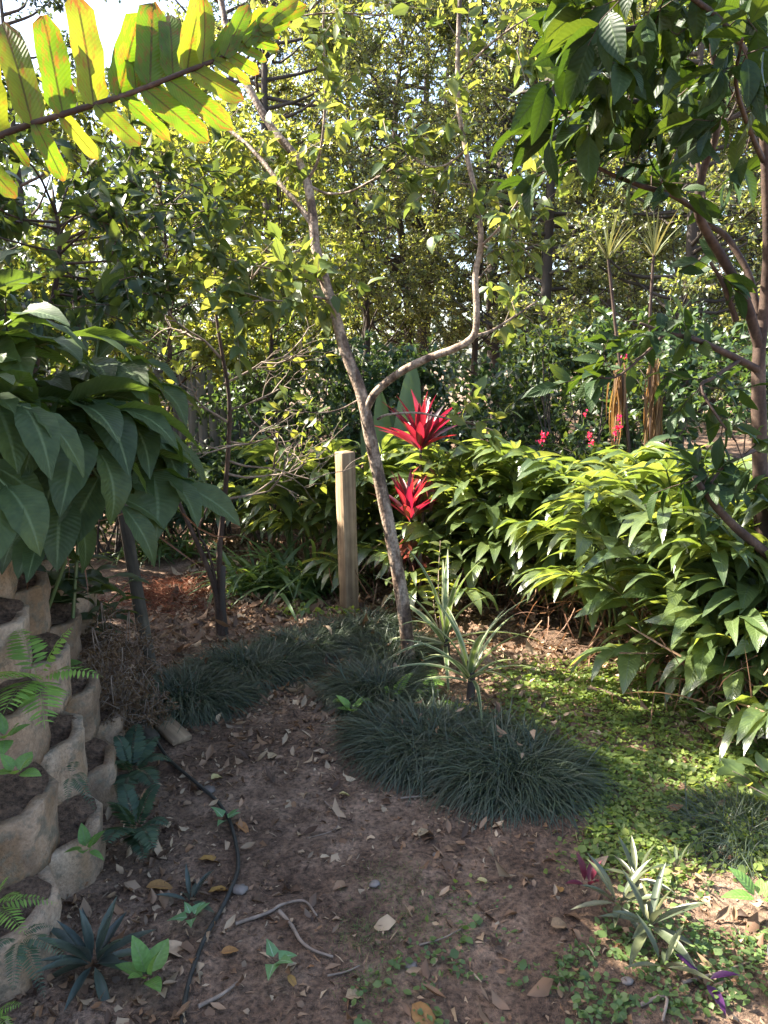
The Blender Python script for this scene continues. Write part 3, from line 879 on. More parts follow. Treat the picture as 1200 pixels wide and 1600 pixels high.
L12 = limb([(716, 130, -.12), (745, 90, -.2), (790, 50, -.3), (840, 20, -.35)], .006, .003)
L13 = limb([(728, 235, -.15), (690, 260, -.1), (650, 250, -.1), (600, 190, -.1), (560, 185, -.1)], .005, .002)
L14 = limb([(365, 90, .46), (400, 60, .3), (450, 30, .2), (520, 20, .1), (600, 25, 0)], .006, .003)
LM_gv = leaf_meshes('leaf', 'guava', 5, w=.52, prof='ovate', nseg=5, fold=.3, droop=.3, wave=.03)
T_gv = [leaf_tpl(.52, 'ovate', 3, .3, .3), leaf_tpl(.48, 'ovate', 3, .25, .2)]
def side_twigs(path, t0, t1, n, ln, nl, size, meshes, parent, twigs, store):
    """short leafy twigs along a limb"""
    for i in range(n):
        t = t0 + (t1 - t0) * (i + random.random()) / n
        p, d = on_path(path, t)
        q = p + (d * .5 + rv(.6) + Vector((0, 0, .05))).normalized() * ln * random.uniform(.5, 1.2)
        m = p.lerp(q, .5) + rv(.02)
        twigs.append(([p, m, q], .0025, .0012))
        for k in range(nl):
            s = .25 + .75 * (k + random.random()) / nl
            a = p.lerp(m, s * 2) if s < .5 else m.lerp(q, s * 2 - 1)
            dd = ((q - p).normalized() * .6 + rv(.55) + Vector((0, 0, -.2))).normalized()
            store.append((a, dd, (rv(.5) + Vector((0, 0, .9))), size * random.uniform(.65, 1.15)))
def commit_leaves(parent, store, meshes, tpl, mat, n_ind):
    store.sort(key=lambda q: (q[0] - cam.location).length - random.random() * .5)
    for (a, d, u, s) in store[:n_ind]:
        put_leaf(parent, random.choice(meshes), a, d, u, s)
    r = store[n_ind:]
    if r:
        joined('foliage', tpl, [q[0] for q in r], [q[1] for q in r], [q[2] for q in r], [q[3] for q in r], mat, parent, parent.location)
tw, st = [], []
for path, t0, n in ((L7, .1, 16), (L8, .1, 18), (L2, .15, 16), (L5, .5, 7), (L6, .2, 12), (L10, .1, 9), (L11, .2, 6), (L12, .1, 10), (L13, .1, 12), (L14, .1, 14), (L3, .3, 5), (L4, .55, 5), (L9, .5, 3)):
    side_twigs(path, t0, 1, n, .24, 8, .115 if path in (L7, L8) else .085, LM_gv, ctree, tw, st)
side_twigs(L1, .55, 1, 16, .25, 7, .085, LM_gv, ctree, tw, st)
tubes_joined('twigs', tw, 'twig', ctree, 4, 'stuff')
commit_leaves(ctree, st, LM_gv, T_gv, 'guava', 300)

# ------------------------------------------------------------------ brown-barked tree with large leaves on the right
RY = 3.55
rb_ = gz(P(1188, 900, RY).x, RY)
rtree = thing('large_leaved_tree', 'brown-barked tree with large dark glossy leaves on the right edge', 'tree', rb_)
def rl(px, r0, r1, name='limb', n=9):
    return limb(px, r0, r1, n, rtree, 'bark_brown', name, RY)
tube('trunk', [rb_ - Vector((0, 0, .1)), P(1196, 960, RY), P(1190, 800, RY), P(1187, 690, RY), P(1185, 600, RY), P(1187, 540, RY), P(1196, 470, RY), P(1200, 380, RY - .05), P(1196, 250, RY - .1), P(1190, 120, RY - .15), P(1200, -60, RY - .2)], .042, .014, 'bark_brown', rtree, 12, 4, .05)
A1 = rl([(1187, 545, 0), (1165, 470, -.05), (1130, 405, -.1), (1100, 355, -.15), (1090, 320, -.18), (1100, 262, -.2), (1118, 215, -.25), (1122, 150, -.3), (1110, 60, -.35), (1090, -60, -.4)], .024, .009)
A2 = rl([(1190, 540, 0), (1180, 470, .05), (1168, 425, .08), (1135, 370, .12), (1105, 345, .15), (1095, 280, .2), (1080, 200, .2)], .019, .009)
A3 = rl([(1188, 580, 0), (1160, 565, -.06), (1120, 545, -.12), (1085, 530, -.18), (1040, 520, -.2), (1000, 505, -.25)], .02, .006)
A4 = rl([(1150, 500, -.02), (1143, 480, -.05), (1128, 440, -.1), (1110, 410, -.12)], .015, .007)
A5 = rl([(1092, 330, -.18), (1050, 305, -.28), (1000, 290, -.35), (955, 272, -.4), (925, 258, -.45), (890, 250, -.5)], .013, .004)
A6 = rl([(1118, 170, -.3), (1075, 160, -.4), (1010, 158, -.5), (970, 160, -.6), (920, 165, -.65), (880, 180, -.7)], .014, .004)
A7 = rl([(1110, 60, -.35), (1040, 40, -.6), (985, 45, -.8), (940, 65, -.9), (900, 95, -.95)], .013, .004)
A8 = rl([(1190, 120, -.15), (1150, 60, -.6), (1100, 10, -.9), (1040, -20, -1.1), (960, -10, -1.2)], .014, .004)
A9 = rl([(1192, 250, -.1), (1170, 200, -.5), (1150, 130, -.9), (1160, 60, -1.2)], .012, .004)
A10 = rl([(1160, 560, -.06), (1115, 590, -.2), (1095, 605, -.3), (1120, 650, -.35), (1150, 690, -.35)], .01, .004)
A11 = rl([(1188, 700, 0), (1165, 710, -.15), (1130, 730, -.3), (1100, 770, -.4)], .012, .005)
A12 = rl([(1215, 880, -.3), (1180, 850, -.35), (1140, 815, -.4), (1105, 775, -.42), (1085, 745, -.42)], .024, .012)
A13 = rl([(1040, 520, -.2), (1000, 560, -.3), (960, 590, -.35), (920, 585, -.4)], .007, .003)
LM_big = leaf_meshes('leaf', 'bigtree', 5, w=.36, prof='lance', nseg=6, fold=.3, droop=.3, wave=.03)
T_big = [leaf_tpl(.36, 'lance', 4, .3, .3)]
tw, st = [], []
for path, t0, n, ln, sz in ((A5, .2, 13, .24, .16), (A6, .1, 17, .26, .17), (A7, .1, 18, .26, .17), (A8, .1, 16, .25, .17), (A9, .2, 9, .22, .17), (A13, .2, 7, .18, .13), (A3, .35, 6, .18, .14), (A10, .3, 7, .18, .14), (A11, .3, 6, .2, .14), (A12, .45, 6, .2, .14), (A1, .75, 8, .22, .16), (A2, .6, 5, .22, .15), (A4, .5, 3, .2, .14)):
    side_twigs(path, t0, 1, n, ln, 6, sz, LM_big, rtree, tw, st)
tubes_joined('twigs', tw, 'bark_brown', rtree, 4, 'stuff')
random.shuffle(st)
commit_leaves(rtree, st, LM_big, T_big, 'bigtree', 300)

# ------------------------------------------------------------------ gingers
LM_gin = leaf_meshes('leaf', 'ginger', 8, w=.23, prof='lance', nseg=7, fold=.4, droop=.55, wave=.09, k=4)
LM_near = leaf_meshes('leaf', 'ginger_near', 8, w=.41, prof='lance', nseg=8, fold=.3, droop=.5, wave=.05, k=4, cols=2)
T_straw = [leaf_tpl(.028, 'blade', 4, .4, .3), leaf_tpl(.022, 'blade', 4, .4, .6, twist=1.5)]
def cane(parent, p0, p1, arch, leaves, size, meshes, r=.008, t0=.35, outward=None, mat='cane'):
    mid = p0.lerp(p1, .55) + Vector((0, 0, arch))
    _, path = tube('cane', [p0, mid, p1], r, r * .45, mat, parent, 5, 4)
    for k in range(leaves):
        t = t0 + (1 - t0) * (k + .5) / leaves
        p, d = on_path(path, t)
        side = d.cross(Vector((0, 0, 1)))
        if side.length < .1:
            side = Vector((1, 0, 0))
        side.normalize()
        sgn = 1 if k % 2 else -1
        dd = d * (.35 + .55 * t) + side * sgn * random.uniform(.55, .9) + Vector((0, 0, random.uniform(-.05, .28))) + rv(.12)
        up = side.cross(d) + rv(.2)
        if up.z < 0: up = -up
        put_leaf(parent, random.choice(meshes), p, dd, up + Vector((0, 0, .4)), size * random.uniform(.75, 1.15) * (1 - .25 * max(0, t - .8) * 5 * .5))
    p, d = path[-1], (path[-1] - path[-2]).normalized()
    put_leaf(parent, random.choice(meshes), p, d + rv(.1), Vector((0, 0, 1)) + rv(.2), size * .8)
def dead_stalks(parent, c, rx, ry, n, ln, hgt=.55):
    a = rng.uniform(0, 6.283, n)
    p = np.stack([c[0] + rng.normal(0, rx, n), c[1] + rng.normal(0, ry, n), rng.uniform(.02, hgt, n) + c[2]], 1)
    D = np.stack([np.cos(a) * .55, np.sin(a) * .55, rng.normal(-.5, .7, n)], 1)
    joined('dead_stalks', T_straw, p, D, rng.normal(size=(n, 3)), ln * rng.uniform(.5, 1.2, n), 'straw', parent, parent.location)
def ginger(label, c, ncane, hgt, reach, facing, size=.34, leaves=8, stalks=180, group='ginger clumps of the right hedge', spread=.28, meshes=None, name='ginger_clump', straw_h=.36):
    c = gz(c.x, c.y)
    t = thing(name, label, 'ginger', c, group)
    for i in range(ncane):
        o = Vector((random.gauss(0, spread), random.gauss(0, spread), 0))
        p0 = gz(c.x + o.x * .6, c.y + o.y * .6) - Vector((0, 0, .02))
        a = facing + random.gauss(0, .75)
        h = hgt * random.uniform(.3, 1.08)
        rr = reach * random.uniform(.4, 1.15)
        p1 = p0 + Vector((math.cos(a) * rr, math.sin(a) * rr, h))
        cane(t, p0, p1, h * .25, random.randint(leaves - 2, leaves + 1), size, meshes or LM_gin)
    dead_stalks(t, c + Vector((math.cos(facing), math.sin(facing), 0)) * .12, spread * .9, spread * .9, stalks, .30, straw_h)
    return t
FACE = R(235)
hedge = [((720, 940, 5.4), .95, .35), ((800, 950, 5.1), 1.0, .4), ((870, 985, 4.9), 1.0, .45), ((960, 1010, 4.6), 1.0, .5), ((1010, 1040, 4.1), .9, .5), ((1100, 1060, 4.2), 1.0, .5), ((1110, 1090, 3.65), .8, .5), ((1215, 1090, 3.7), .95, .5), ((1190, 1120, 3.3), .62, .4), ((860, 900, 5.9), .85, .4), ((1000, 900, 5.6), .85, .4), ((1150, 900, 5.0), .95, .45)]
hl = ['ginger clump of the right hedge next to the red-leaved plant', 'ginger clump of the right hedge above the striped strap plant', 'ginger clump with drooping leaves over the bare soil strip at the hedge foot',
      'ginger clump in the middle of the right hedge', 'ginger clump leaning low over the ground cover, russet stalks under it', 'sunlit ginger clump right of the russet stalks', 'low front ginger clump whose leaves hang over the ground cover',
      'ginger clump at the right edge below the thick bough', 'lowest ginger clump in the right bottom corner of the hedge', 'back ginger clump below the red flowers, left one', 'back ginger clump below the drooping dead skirt', 'back ginger clump under the brown-barked tree']
for (q, h, r), lb in zip(hedge, hl):
    ginger(lb, P(*q), 24, h, r, FACE + random.uniform(-.3, .3))
ginger('shaded ginger clump directly left of the square post', P(505, 900, 5.9), 20, .98, .45, R(250), .36, group='ginger clumps behind the post', stalks=60)
ginger('shaded ginger clump between the post and the forked trunk', P(585, 900, 5.6), 16, .95, .4, R(265), .34, group='ginger clumps behind the post', stalks=60)
ginger('shaded ginger clump at the foot of the red-leaved plant', P(650, 940, 5.1), 14, .6, .35, R(265), .3, group='ginger clumps behind the post', stalks=90)
ginger('low shaded ginger clump far left of the post near the fence', P(420, 880, 6.6), 18, .95, .45, R(270), .34, group='ginger clumps behind the post', stalks=40)

# broad-leaved ginger on top of the wall
nb = gz(-1.62, 2.75)
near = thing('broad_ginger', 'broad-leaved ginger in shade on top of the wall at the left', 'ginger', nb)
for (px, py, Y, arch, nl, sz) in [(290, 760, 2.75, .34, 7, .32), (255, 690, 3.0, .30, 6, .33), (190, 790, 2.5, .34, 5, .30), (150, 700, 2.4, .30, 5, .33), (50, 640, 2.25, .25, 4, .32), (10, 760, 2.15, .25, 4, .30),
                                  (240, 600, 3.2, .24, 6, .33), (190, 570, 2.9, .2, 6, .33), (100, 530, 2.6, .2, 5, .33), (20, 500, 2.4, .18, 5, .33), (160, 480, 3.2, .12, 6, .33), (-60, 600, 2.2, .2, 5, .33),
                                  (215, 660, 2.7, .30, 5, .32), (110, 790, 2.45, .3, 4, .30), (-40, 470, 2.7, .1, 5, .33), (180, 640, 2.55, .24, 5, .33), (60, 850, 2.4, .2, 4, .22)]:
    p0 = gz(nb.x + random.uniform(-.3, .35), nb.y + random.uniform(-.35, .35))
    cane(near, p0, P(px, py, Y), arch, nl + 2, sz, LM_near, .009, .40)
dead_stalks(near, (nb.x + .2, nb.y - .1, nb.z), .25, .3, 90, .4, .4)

# ------------------------------------------------------------------ basket fern frond overhead at the left
bf = gz(-1.25, 1.15)
bfern = thing('basket_fern', 'large backlit lobed fern frond with brown tips at the upper left', 'fern', bf)
FY = 1.22
_, fp = tube('stalk', [bf, bf + Vector((.1, 0, .45)), P(-140, 285, FY - .05), P(0, 212, FY), P(110, 175, FY), P(200, 147, FY + .01), P(290, 112, FY + .02), P(350, 88, FY + .04), P(395, 60, FY + .06), P(428, 22, FY + .09)], .006, .0022, 'bark_brown', bfern, 6, 6)
LM_bas = [np_mesh('lobe', *(lambda q: (q[0], q[1], M['basket'], q[2]))(leaf_tpl(w, 'strap', 8, f, d, .10, 2, 2.3, tws))) for w, f, d, tws in ((.30, .15, .12, .15), (.34, .2, -.12, -.3), (.26, .3, .2, .4), (.32, .15, .08, -.1))]
camx, camz = Vector((1, 0, 0)), Vector((0, SP, CP))
camy = Vector((0, CP, -SP))
def pxpath(px):                       # point on the rachis at a pixel column
    q = [(-140, 285), (0, 212), (110, 175), (200, 147), (290, 112), (350, 88), (395, 60), (428, 22)]
    for (a, b), (c, d) in zip(q, q[1:]):
        if a <= px <= c:
            return P(px, b + (d - b) * (px - a) / (c - a), FY + .00016 * max(0, px - 150))
for i, (px, ln, lean) in enumerate([(-60, 150, -.25), (-10, 150, -.22), (50, 165, -.2), (98, 135, -.12), (146, 150, -.05), (186, 140, .06), (212, 105, -.12), (234, 140, .0), (270, 120, -.08), (292, 118, .06), (316, 100, .16), (335, 80, .4), (350, 82, .5), (366, 82, .6), (382, 80, .75), (396, 72, .85), (408, 66, 1.0), (418, 60, 1.15)]):
    d = camx * math.sin(lean) + camz * math.cos(lean) + camy * random.uniform(-.25, .35)
    put_leaf(bfern, LM_bas[i % 4], pxpath(px), d, -camy + camx * random.uniform(.35, 1.1), ln / F * FY * 1.02, 'lobe')
for i, (px, ln, lean) in enumerate([(-40, 110, 2.5), (10, 70, 2.6), (55, 110, 2.75), (95, 100, 2.4), (150, 105, 2.3), (190, 120, 2.15), (225, 150, 2.15), (262, 150, 2.1), (300, 110, 2.0), (335, 85, 1.9), (355, 75, 1.75), (375, 65, 1.65), (392, 58, 1.6), (405, 50, 1.5)]):
    d = camx * math.sin(lean) + camz * math.cos(lean) + camy * random.uniform(.3, .8)
    put_leaf(bfern, LM_bas[(i + 1) % 4], pxpath(px), d, -camy * .8 - camz * .35 + camx * random.uniform(.3, .9), ln / F * FY * .74, 'lobe')

# ------------------------------------------------------------------ mondo grass border
T_blade = [leaf_tpl(.0155, 'blade', 4, .3, d, twist=tw_) for d, tw_ in ((.9, .5), (1.15, -.6), (1.4, .3), (1.0, -.3))]
def mondo(label, c, rx, ry, rot, n, ln=.27, group='mondo grass clumps along the path'):
    n = int(n * 1.5)
    c = gz(c.x, c.y)
    r = np.sqrt(rng.random(n)); a = rng.uniform(0, 6.283, n)
    lx, ly = rx * .62 * r * np.cos(a), ry * .62 * r * np.sin(a)
    x, y = lx * math.cos(rot) - ly * math.sin(rot), lx * math.sin(rot) + ly * math.cos(rot)
    pos = np.stack([x, y, np.full(n, -.01)], 1)
    pos[:, 2] += np.array([H(c.x + px_, c.y + py_) for px_, py_ in zip(x, y)]) - c.z
    out = unit(np.stack([x, y, np.zeros(n)], 1))
    D = out * (.25 + .75 * r[:, None]) + rng.normal(size=(n, 3)) * .38
    D[:, 2] = np.abs(rng.normal(.9, .35, n))
    S = ln * rng.uniform(.5, 1.2, n) * (1 + .35 * np.array([noise.noise((c.x + a_ * 5, c.y + b_ * 5, 4.0)) for a_, b_ in zip(x, y)]))
    U = -out + np.array([0, 0, .5]) + rng.normal(size=(n, 3)) * .3
    # upper face looks back over the crown so that blades bow outwards
    U = np.array([0, 0, 1.0]) + out * -.2 + rng.normal(size=(n, 3)) * .25
    o = joined('mondo_grass', T_blade, pos, D, U, S, 'mondo', None, (0, 0, 0), None)
    o.location = c
    return tag(o, label, 'grass clump', group)
mondo('dark mondo grass mound in front of the striped plant, left one of the pair', GH(668, 1168), .42, .34, R(-30), 4200, .26)
mondo('dark mondo grass mound at the right front end of the border', GH(800, 1205), .40, .34, R(-15), 4200, .26)
mondo('small mondo grass tuft joining the two front mounds', GH(735, 1165), .30, .28, R(0), 2200, .24)
mondo('pale sheened mondo grass mound left of the forked trunk base', GH(592, 1085), .27, .42, R(10), 3400, .25)
mondo('mondo grass mound behind the forked trunk base', GH(612, 1022), .32, .32, R(0), 2200, .22)
mondo('mondo grass mound nearest to the wall end on the left of the path', GH(285, 1095), .40, .30, R(15), 3800, .26)
mondo('wide mondo grass mound beyond the nearest one, left of the path', GH(388, 1048), .42, .28, R(20), 3600, .25)
mondo('mondo grass mound between the path and the bark mulch', GH(476, 1012), .34, .27, R(25), 2600, .23)
mondo('mondo grass mound at the foot of the square post', GH(560, 985), .38, .26, R(20), 2400, .22)
mondo('sparse dark mondo grass patch at the right edge under a twig', GH(1165, 1305), .36, .28, R(0), 1500, .2)

# ------------------------------------------------------------------ creeping ground cover and weeds
def scatter(n, x0, x1, y0, y1, test):
    out = []
    while len(out) < n:
        x, y = random.uniform(x0, x1), random.uniform(y0, y1)
        if random.random() < test(x, y):
            out.append((x, y))
    return out
def to_px(x, y):
    d = Vector((x, y, -CAM_H))
    cy = d.y * CP - d.z * SP; cz = d.y * SP + d.z * CP
    return 600 + F * d.x / cy, 800 - F * cz / cy
def cover_density(x, y):
    px, py = to_px(x, y)
    n = .5 + .5 * noise.noise((x * 3.1, y * 3.1, 2.2)) + .35 * noise.noise((x * 9, y * 9, 7))
    d = 0
    # lawn between the border and the hedge
    left = 770 + (py - 1060) * .62 if py < 1280 else 900 + (py - 1280) * -.2
    d = sstep(left - 50, left + 60, px) * sstep(1025, 1075, py) * (1 - sstep(1290, 1400, py))
    d *= .4 + .75 * sstep(.28, .55, n)
    d += .45 * sstep(1290, 1350, py) * sstep(760, 960, px) * sstep(.52, .8, n) * (1 - .6 * sstep(1400, 1480, py))
    # weedy patch at the bottom
    edge = 640 + 140 * sstep(1600, 1420, py)
    d += .55 * sstep(edge - 200, edge + 40, px) * sstep(1360, 1500, py) * sstep(.40, .72, n)
    return min(1, d)
T_cl = [leaf_tpl(.85, 'round', 3, .25, .15), leaf_tpl(.62, 'ovate', 3, .3, .2), leaf_tpl(.95, 'round', 3, .2, -.05), leaf_tpl(.5, 'lance', 3, .3, .2)]
cp = scatter(40000, -.1, 2.4, 1.3, 4.4, cover_density)
pos = np.array([(x, y, H(x, y) + random.uniform(.004, .02) + .05 * max(0, noise.noise((x * 4, y * 4, 8))) * random.random()) for x, y in cp])
D = rng.normal(size=pos.shape) * np.array([1, 1, .25]); U = rng.normal(size=pos.shape) * .4 + np.array([0, 0, 1])
far_ = np.array([sstep(1480, 1300, to_px(x, y)[1]) for x, y in cp])
S = rng.gamma(6, .0027, len(pos)).clip(.007, .034) * (1 + .15 * (1 - far_))
nearm = (far_ < .5)
o = joined('ground_cover', T_cl, pos[~nearm], D[~nearm], U[~nearm], S[~nearm], 'clover'); tag(o, 'carpet of tiny yellow-green creeping leaves in front of the hedge', 'ground cover', kind='stuff')
o = joined('clover_weeds', T_cl, pos[nearm], D[nearm], U[nearm], S[nearm] * .78, 'weed'); tag(o, 'scattered round-leaved weeds on the soil at the bottom of the view', 'weeds', kind='stuff')
# weeds behind the border and fine tufts on the path
cp = scatter(1100, -1.1, .1, 4.6, 5.8, lambda x, y: sstep(.45, .7, .5 + .5 * noise.noise((x * 3, y * 3, 1))) * (1 if 350 < to_px(x, y)[0] < 560 else 0))
pos = np.array([(x, y, H(x, y) + random.uniform(.0, .05)) for x, y in cp])
o = joined('low_weeds', T_cl, pos, rng.normal(size=pos.shape) * np.array([1, 1, .4]), rng.normal(size=pos.shape) * .5 + np.array([0, 0, 1]), rng.uniform(.025, .05, len(pos)), 'clover')
tag(o, 'patch of pale green weeds beyond the border, left of the post', 'weeds', kind='stuff')
T_fine = [leaf_tpl(.03, 'blade', 3, .2, .5), leaf_tpl(.03, 'blade', 3, .2, .9)]
cs = [(610, 1375, .10), (645, 1405, .12), (600, 1470, .09), (660, 1445, .10), (560, 1460, .06), (580, 1540, .05)]
pos = []
for a, b, r in cs:
    c = GH(a, b)
    for _ in range(260):
        x, y = c.x + random.gauss(0, r * .7), c.y + random.gauss(0, r * .6)
        pos.append((x, y, H(x, y) - .002))
pos = np.array(pos)
D = rng.normal(size=pos.shape) * .8; D[:, 2] = np.abs(D[:, 2]) * .6 + .25
o = joined('moss_tufts', T_fine, pos, D, rng.normal(size=pos.shape) + np.array([0, 0, .5]), rng.uniform(.015, .04, len(pos)), 'weed')
tag(o, 'fine dark green grassy tufts on the bare path', 'grass', kind='stuff')

# ------------------------------------------------------------------ leaf litter
T_lit = [leaf_tpl(w, p, 3, f, d, wv, 1, 2, t) for w, p, f, d, wv, t in ((.42, 'ovate', .8, .6, .1, .5), (.36, 'lance', 1.0, -.5, .1, -.8), (.5, 'ovate', .5, .9, .15, .9), (.3, 'lance', 1.2, .7, .1, 1.3), (.5, 'obov', -.6, -.6, .1, -.4))]
T_bit = [leaf_tpl(.3, 'lance', 2, .5, .4), leaf_tpl(.18, 'lance', 2, .6, .3), leaf_tpl(.1, 'strap', 2, .5, .2)]
def litter_density(x, y):
    px, py = to_px(x, y)
    n = .5 + .5 * noise.noise((x * 2.3 + 4, y * 2.3, 5)) + .25 * noise.noise((x * 8, y * 8, 1))
    d = .26 + .45 * sstep(.45, .85, n)
    d += .9 * sstep(1180, 1080, py) * (1 if 360 < px < 560 else .35)             # drift at the neck of the path
    d += .55 * sstep(330, 220, px - (py - 1300) * .12) * sstep(1150, 1220, py)    # foot of the wall
    d += .8 * sstep(1000, 900, py) * sstep(520, 420, px)                          # mulch behind the border
    d += .4 * sstep(980, 1100, px) * sstep(1380, 1440, py)
    return min(1, d * .75)
cp = scatter(18000, -1.5, 2.2, 1.35, 6.8, litter_density)
pos = np.array([(x, y, H(x, y) + .006) for x, y in cp])
caught = []
for (mx, my) in ((665, 1150), (800, 1190), (735, 1150), (590, 1060), (285, 1075), (390, 1030), (476, 1000), (560, 970)):
    c_ = GH(mx, my)
    for _ in range(9):
        caught.append((c_.x + random.gauss(0, .13), c_.y + random.gauss(0, .1)))
pos = np.concatenate([pos, np.array([(x, y, H(x, y) + random.uniform(.10, .17)) for x, y in caught])])
cp = cp + caught
dist = np.array([min(1.6, max(1., y / 3)) for x, y in cp])
o = joined('leaf_litter', T_lit, pos, rng.normal(size=pos.shape) * np.array([1, 1, .12]), rng.normal(size=pos.shape) * .3 + np.array([0, 0, 1]), rng.gamma(2.4, .013, len(pos)).clip(.014, .085) * dist, 'litter')
tag(o, 'scatter of small dry brown leaves over the soil', 'leaf litter', kind='stuff')
cp = scatter(20000, -1.5, 2.2, 1.35, 6.5, lambda x, y: .25 + .75 * litter_density(x, y))
pos = np.array([(x, y, H(x, y) + .003) for x, y in cp])
o = joined('mulch_bits', T_bit, pos, rng.normal(size=pos.shape) * np.array([1, 1, .2]), rng.normal(size=pos.shape) * .5 + np.array([0, 0, 1]), rng.gamma(2.2, .009, len(pos)).clip(.008, .05), 'litter')
tag(o, 'crumbs of bark and broken leaf all over the soil', 'mulch', kind='stuff')
# red-brown mulch mound
T_need = [leaf_tpl(.05, 'blade', 3, .3, .4)]
pos, n = [], 2600
mc = GH(275, 930)
for _ in range(n):
    x, y = mc.x + random.gauss(0, .26), mc.y + random.gauss(0, .22)
    pos.append((x, y, H(x, y) + random.uniform(0, .06) * math.exp(-((x - mc.x) / .3) ** 2)))
pos = np.array(pos)
M['needle'] = leaf_mat('red brown mulch', [(.10, .035, .02), (.16, .055, .03), (.21, .085, .05)], [(.2, .06, .03)] * 2, .15, .8, .15)
o = joined('red_mulch', T_need, pos, rng.normal(size=pos.shape) * np.array([1, 1, .3]), rng.normal(size=pos.shape) + np.array([0, 0, 1]), rng.uniform(.04, .11, n), 'needle')
tag(o, 'patch of rust-red fibrous mulch beyond the dark stakes', 'mulch', kind='stuff')

# single fallen leaves that catch the eye
FL = {k: leaf_meshes('fallen_leaf', k, 3, w=w, prof=p, nseg=6, fold=.5, droop=.35, wave=.05) for k, w, p in (('litter_tan', .45, 'ovate'), ('litter_orange', .36, 'lance'), ('litter_yellow', .45, 'ovate'), ('litter', .4, 'ovate'))}
def fallen(px, py, ln, ang, kind, label, group=None):
    p = GH(px, py) + Vector((0, 0, .012))
    o = bpy.data.objects.new('fallen_leaf', random.choice(FL[kind]))
    s = ln / F * (p - cam.location).length
    d = Vector((math.cos(R(ang)), math.sin(R(ang)), random.uniform(.0, .12)))
    o.matrix_basis = Matrix.Translation(p) @ frame(d, Vector((random.gauss(0, .25), random.gauss(0, .25), 1))).to_4x4() @ Matrix.Scale(s, 4)
    link(o)
    tag(o, label, 'fallen leaf', group)
for a in [(1072, 1305, 42, 60, 'litter_tan', 'broad pale tan dead leaf beside the mondo patch at the right edge'),
          (880, 1262, 60, 25, 'litter_tan', 'long curled olive-tan dead leaf at the right tip of the grass border'),
          (1062, 1318, 40, 190, 'litter_orange', 'rolled brown dead leaf just left of the broad tan leaf'),
          (330, 1222, 24, 50, 'litter_yellow', 'pale yellow leaf on the soil beside the upper bend of the hose'),
          (310, 1348, 42, 5, 'litter_orange', 'long orange-brown leaf on the soil left of the hose'),
          (368, 1290, 30, -35, 'litter_orange', 'rust-orange leaf touching the right side of the hose'),
          (420, 1190, 26, 70, 'litter_tan', 'curled tan leaf in the middle of the path beyond the hose'),
          (228, 1392, 40, 15, 'litter_orange', 'crumpled orange-brown leaf at the foot of the wall'),
          (325, 1400, 40, 20, 'litter_orange', 'curled brown leaf against the hose near the arrowhead plant'),
          (250, 1490, 56, 0, 'litter', 'big dull brown leaf beside the bottom of the hose'),
          (345, 1495, 26, 20, 'litter_orange', 'tan-orange leaf right of the hose near the bottom'),
          (530, 1245, 20, 10, 'litter_yellow', 'small yellow-brown leaf on the path centre'),
          (678, 1250, 24, 70, 'litter_tan', 'pale leaf standing up beside a twig in front of the grass border'),
          (770, 1290, 44, -50, 'litter', 'broken brown leaf in front of the right grass mound'),
          (735, 1278, 30, 15, 'litter', 'dark grey-brown leaf cluster piece under the right grass mound'),
          (745, 1380, 22, 0, 'litter_yellow', 'small ochre leaf on the path right of the tufts'),
          (655, 1312, 30, 60, 'litter_tan', 'pale shredded leaf right of the long thin twig'),
          (860, 1452, 30, 10, 'litter_tan', 'pale tan leaf lying among the weeds left of the rosettes'),
          (875, 1400, 26, 80, 'litter_orange', 'russet leaf left of the rosettes'),
          (1090, 1410, 26, -60, 'litter_tan', 'pale oval leaf on the soil right of the rosettes'),
          (1080, 1372, 22, -40, 'litter_tan', 'small whitish leaf above the pale oval one'),
          (450, 1530, 22, -50, 'litter_orange', 'small orange leaf beside the pale arrowhead seedling'),
          (540, 1565, 30, 20, 'litter_tan', 'tan folded leaf at the bottom edge'),
          (645, 1575, 56, -60, 'litter_orange', 'large orange-brown leaf at the bottom edge among the weeds'),
          (500, 1345, 18, 30, 'litter', 'dark curled leaf on the path above the fine tufts')]:
    fallen(*a)

# sticks, stones and the hose
def stick(pts, r, label, mat='twig'):
    q = [GH(a, b) + Vector((0, 0, r + .004)) for a, b in pts]
    o, _ = tube('stick', q, r, r * .6, mat, None, 6, 4, .08, q[0])
    tag(o, label, 'stick')
stick([(368, 1448), (420, 1430), (440, 1418), (475, 1412), (495, 1435)], .0055, 'bent grey stick forming an arch on the path')
stick([(436, 1428), (455, 1450), (470, 1475), (490, 1490), (520, 1500)], .006, 'curved grey stick running down from the arched one')
stick([(505, 1252), (530, 1280), (520, 1300), (480, 1312)], .002, 'long thin curled vine on the path below the grass mound')
stick([(626, 1250), (660, 1247), (705, 1244)], .004, 'straight thin stick in front of the left grass mound')
stick([(310, 1578), (345, 1560), (372, 1540)], .006, 'pale straight stick at the bottom right of the hose')
stick([(512, 1528), (540, 1522), (562, 1512)], .003, 'thin twig right of the pale arrowhead seedling')
stick([(655, 1480), (690, 1470), (720, 1455)], .003, 'thin twig lying through the round weeds')
stick([(1080, 1285), (1140, 1268), (1200, 1255)], .006, 'bare grey stick lying across the mondo patch at the right edge')
stick([(940, 1345), (975, 1338), (1000, 1325)], .005, 'short pale stick above the rosettes')
stick([(918, 1082), (945, 1088), (975, 1102)], .016, 'thick rotten log piece on the ground cover by the hedge', 'bark_brown')
stick([(1065, 1540), (1110, 1528), (1180, 1505)], .005, 'tan stalk in front of the purple leaves')
stick([(1000, 1575), (1040, 1562), (1035, 1600)], .006, 'brown forked twig at the bottom right')
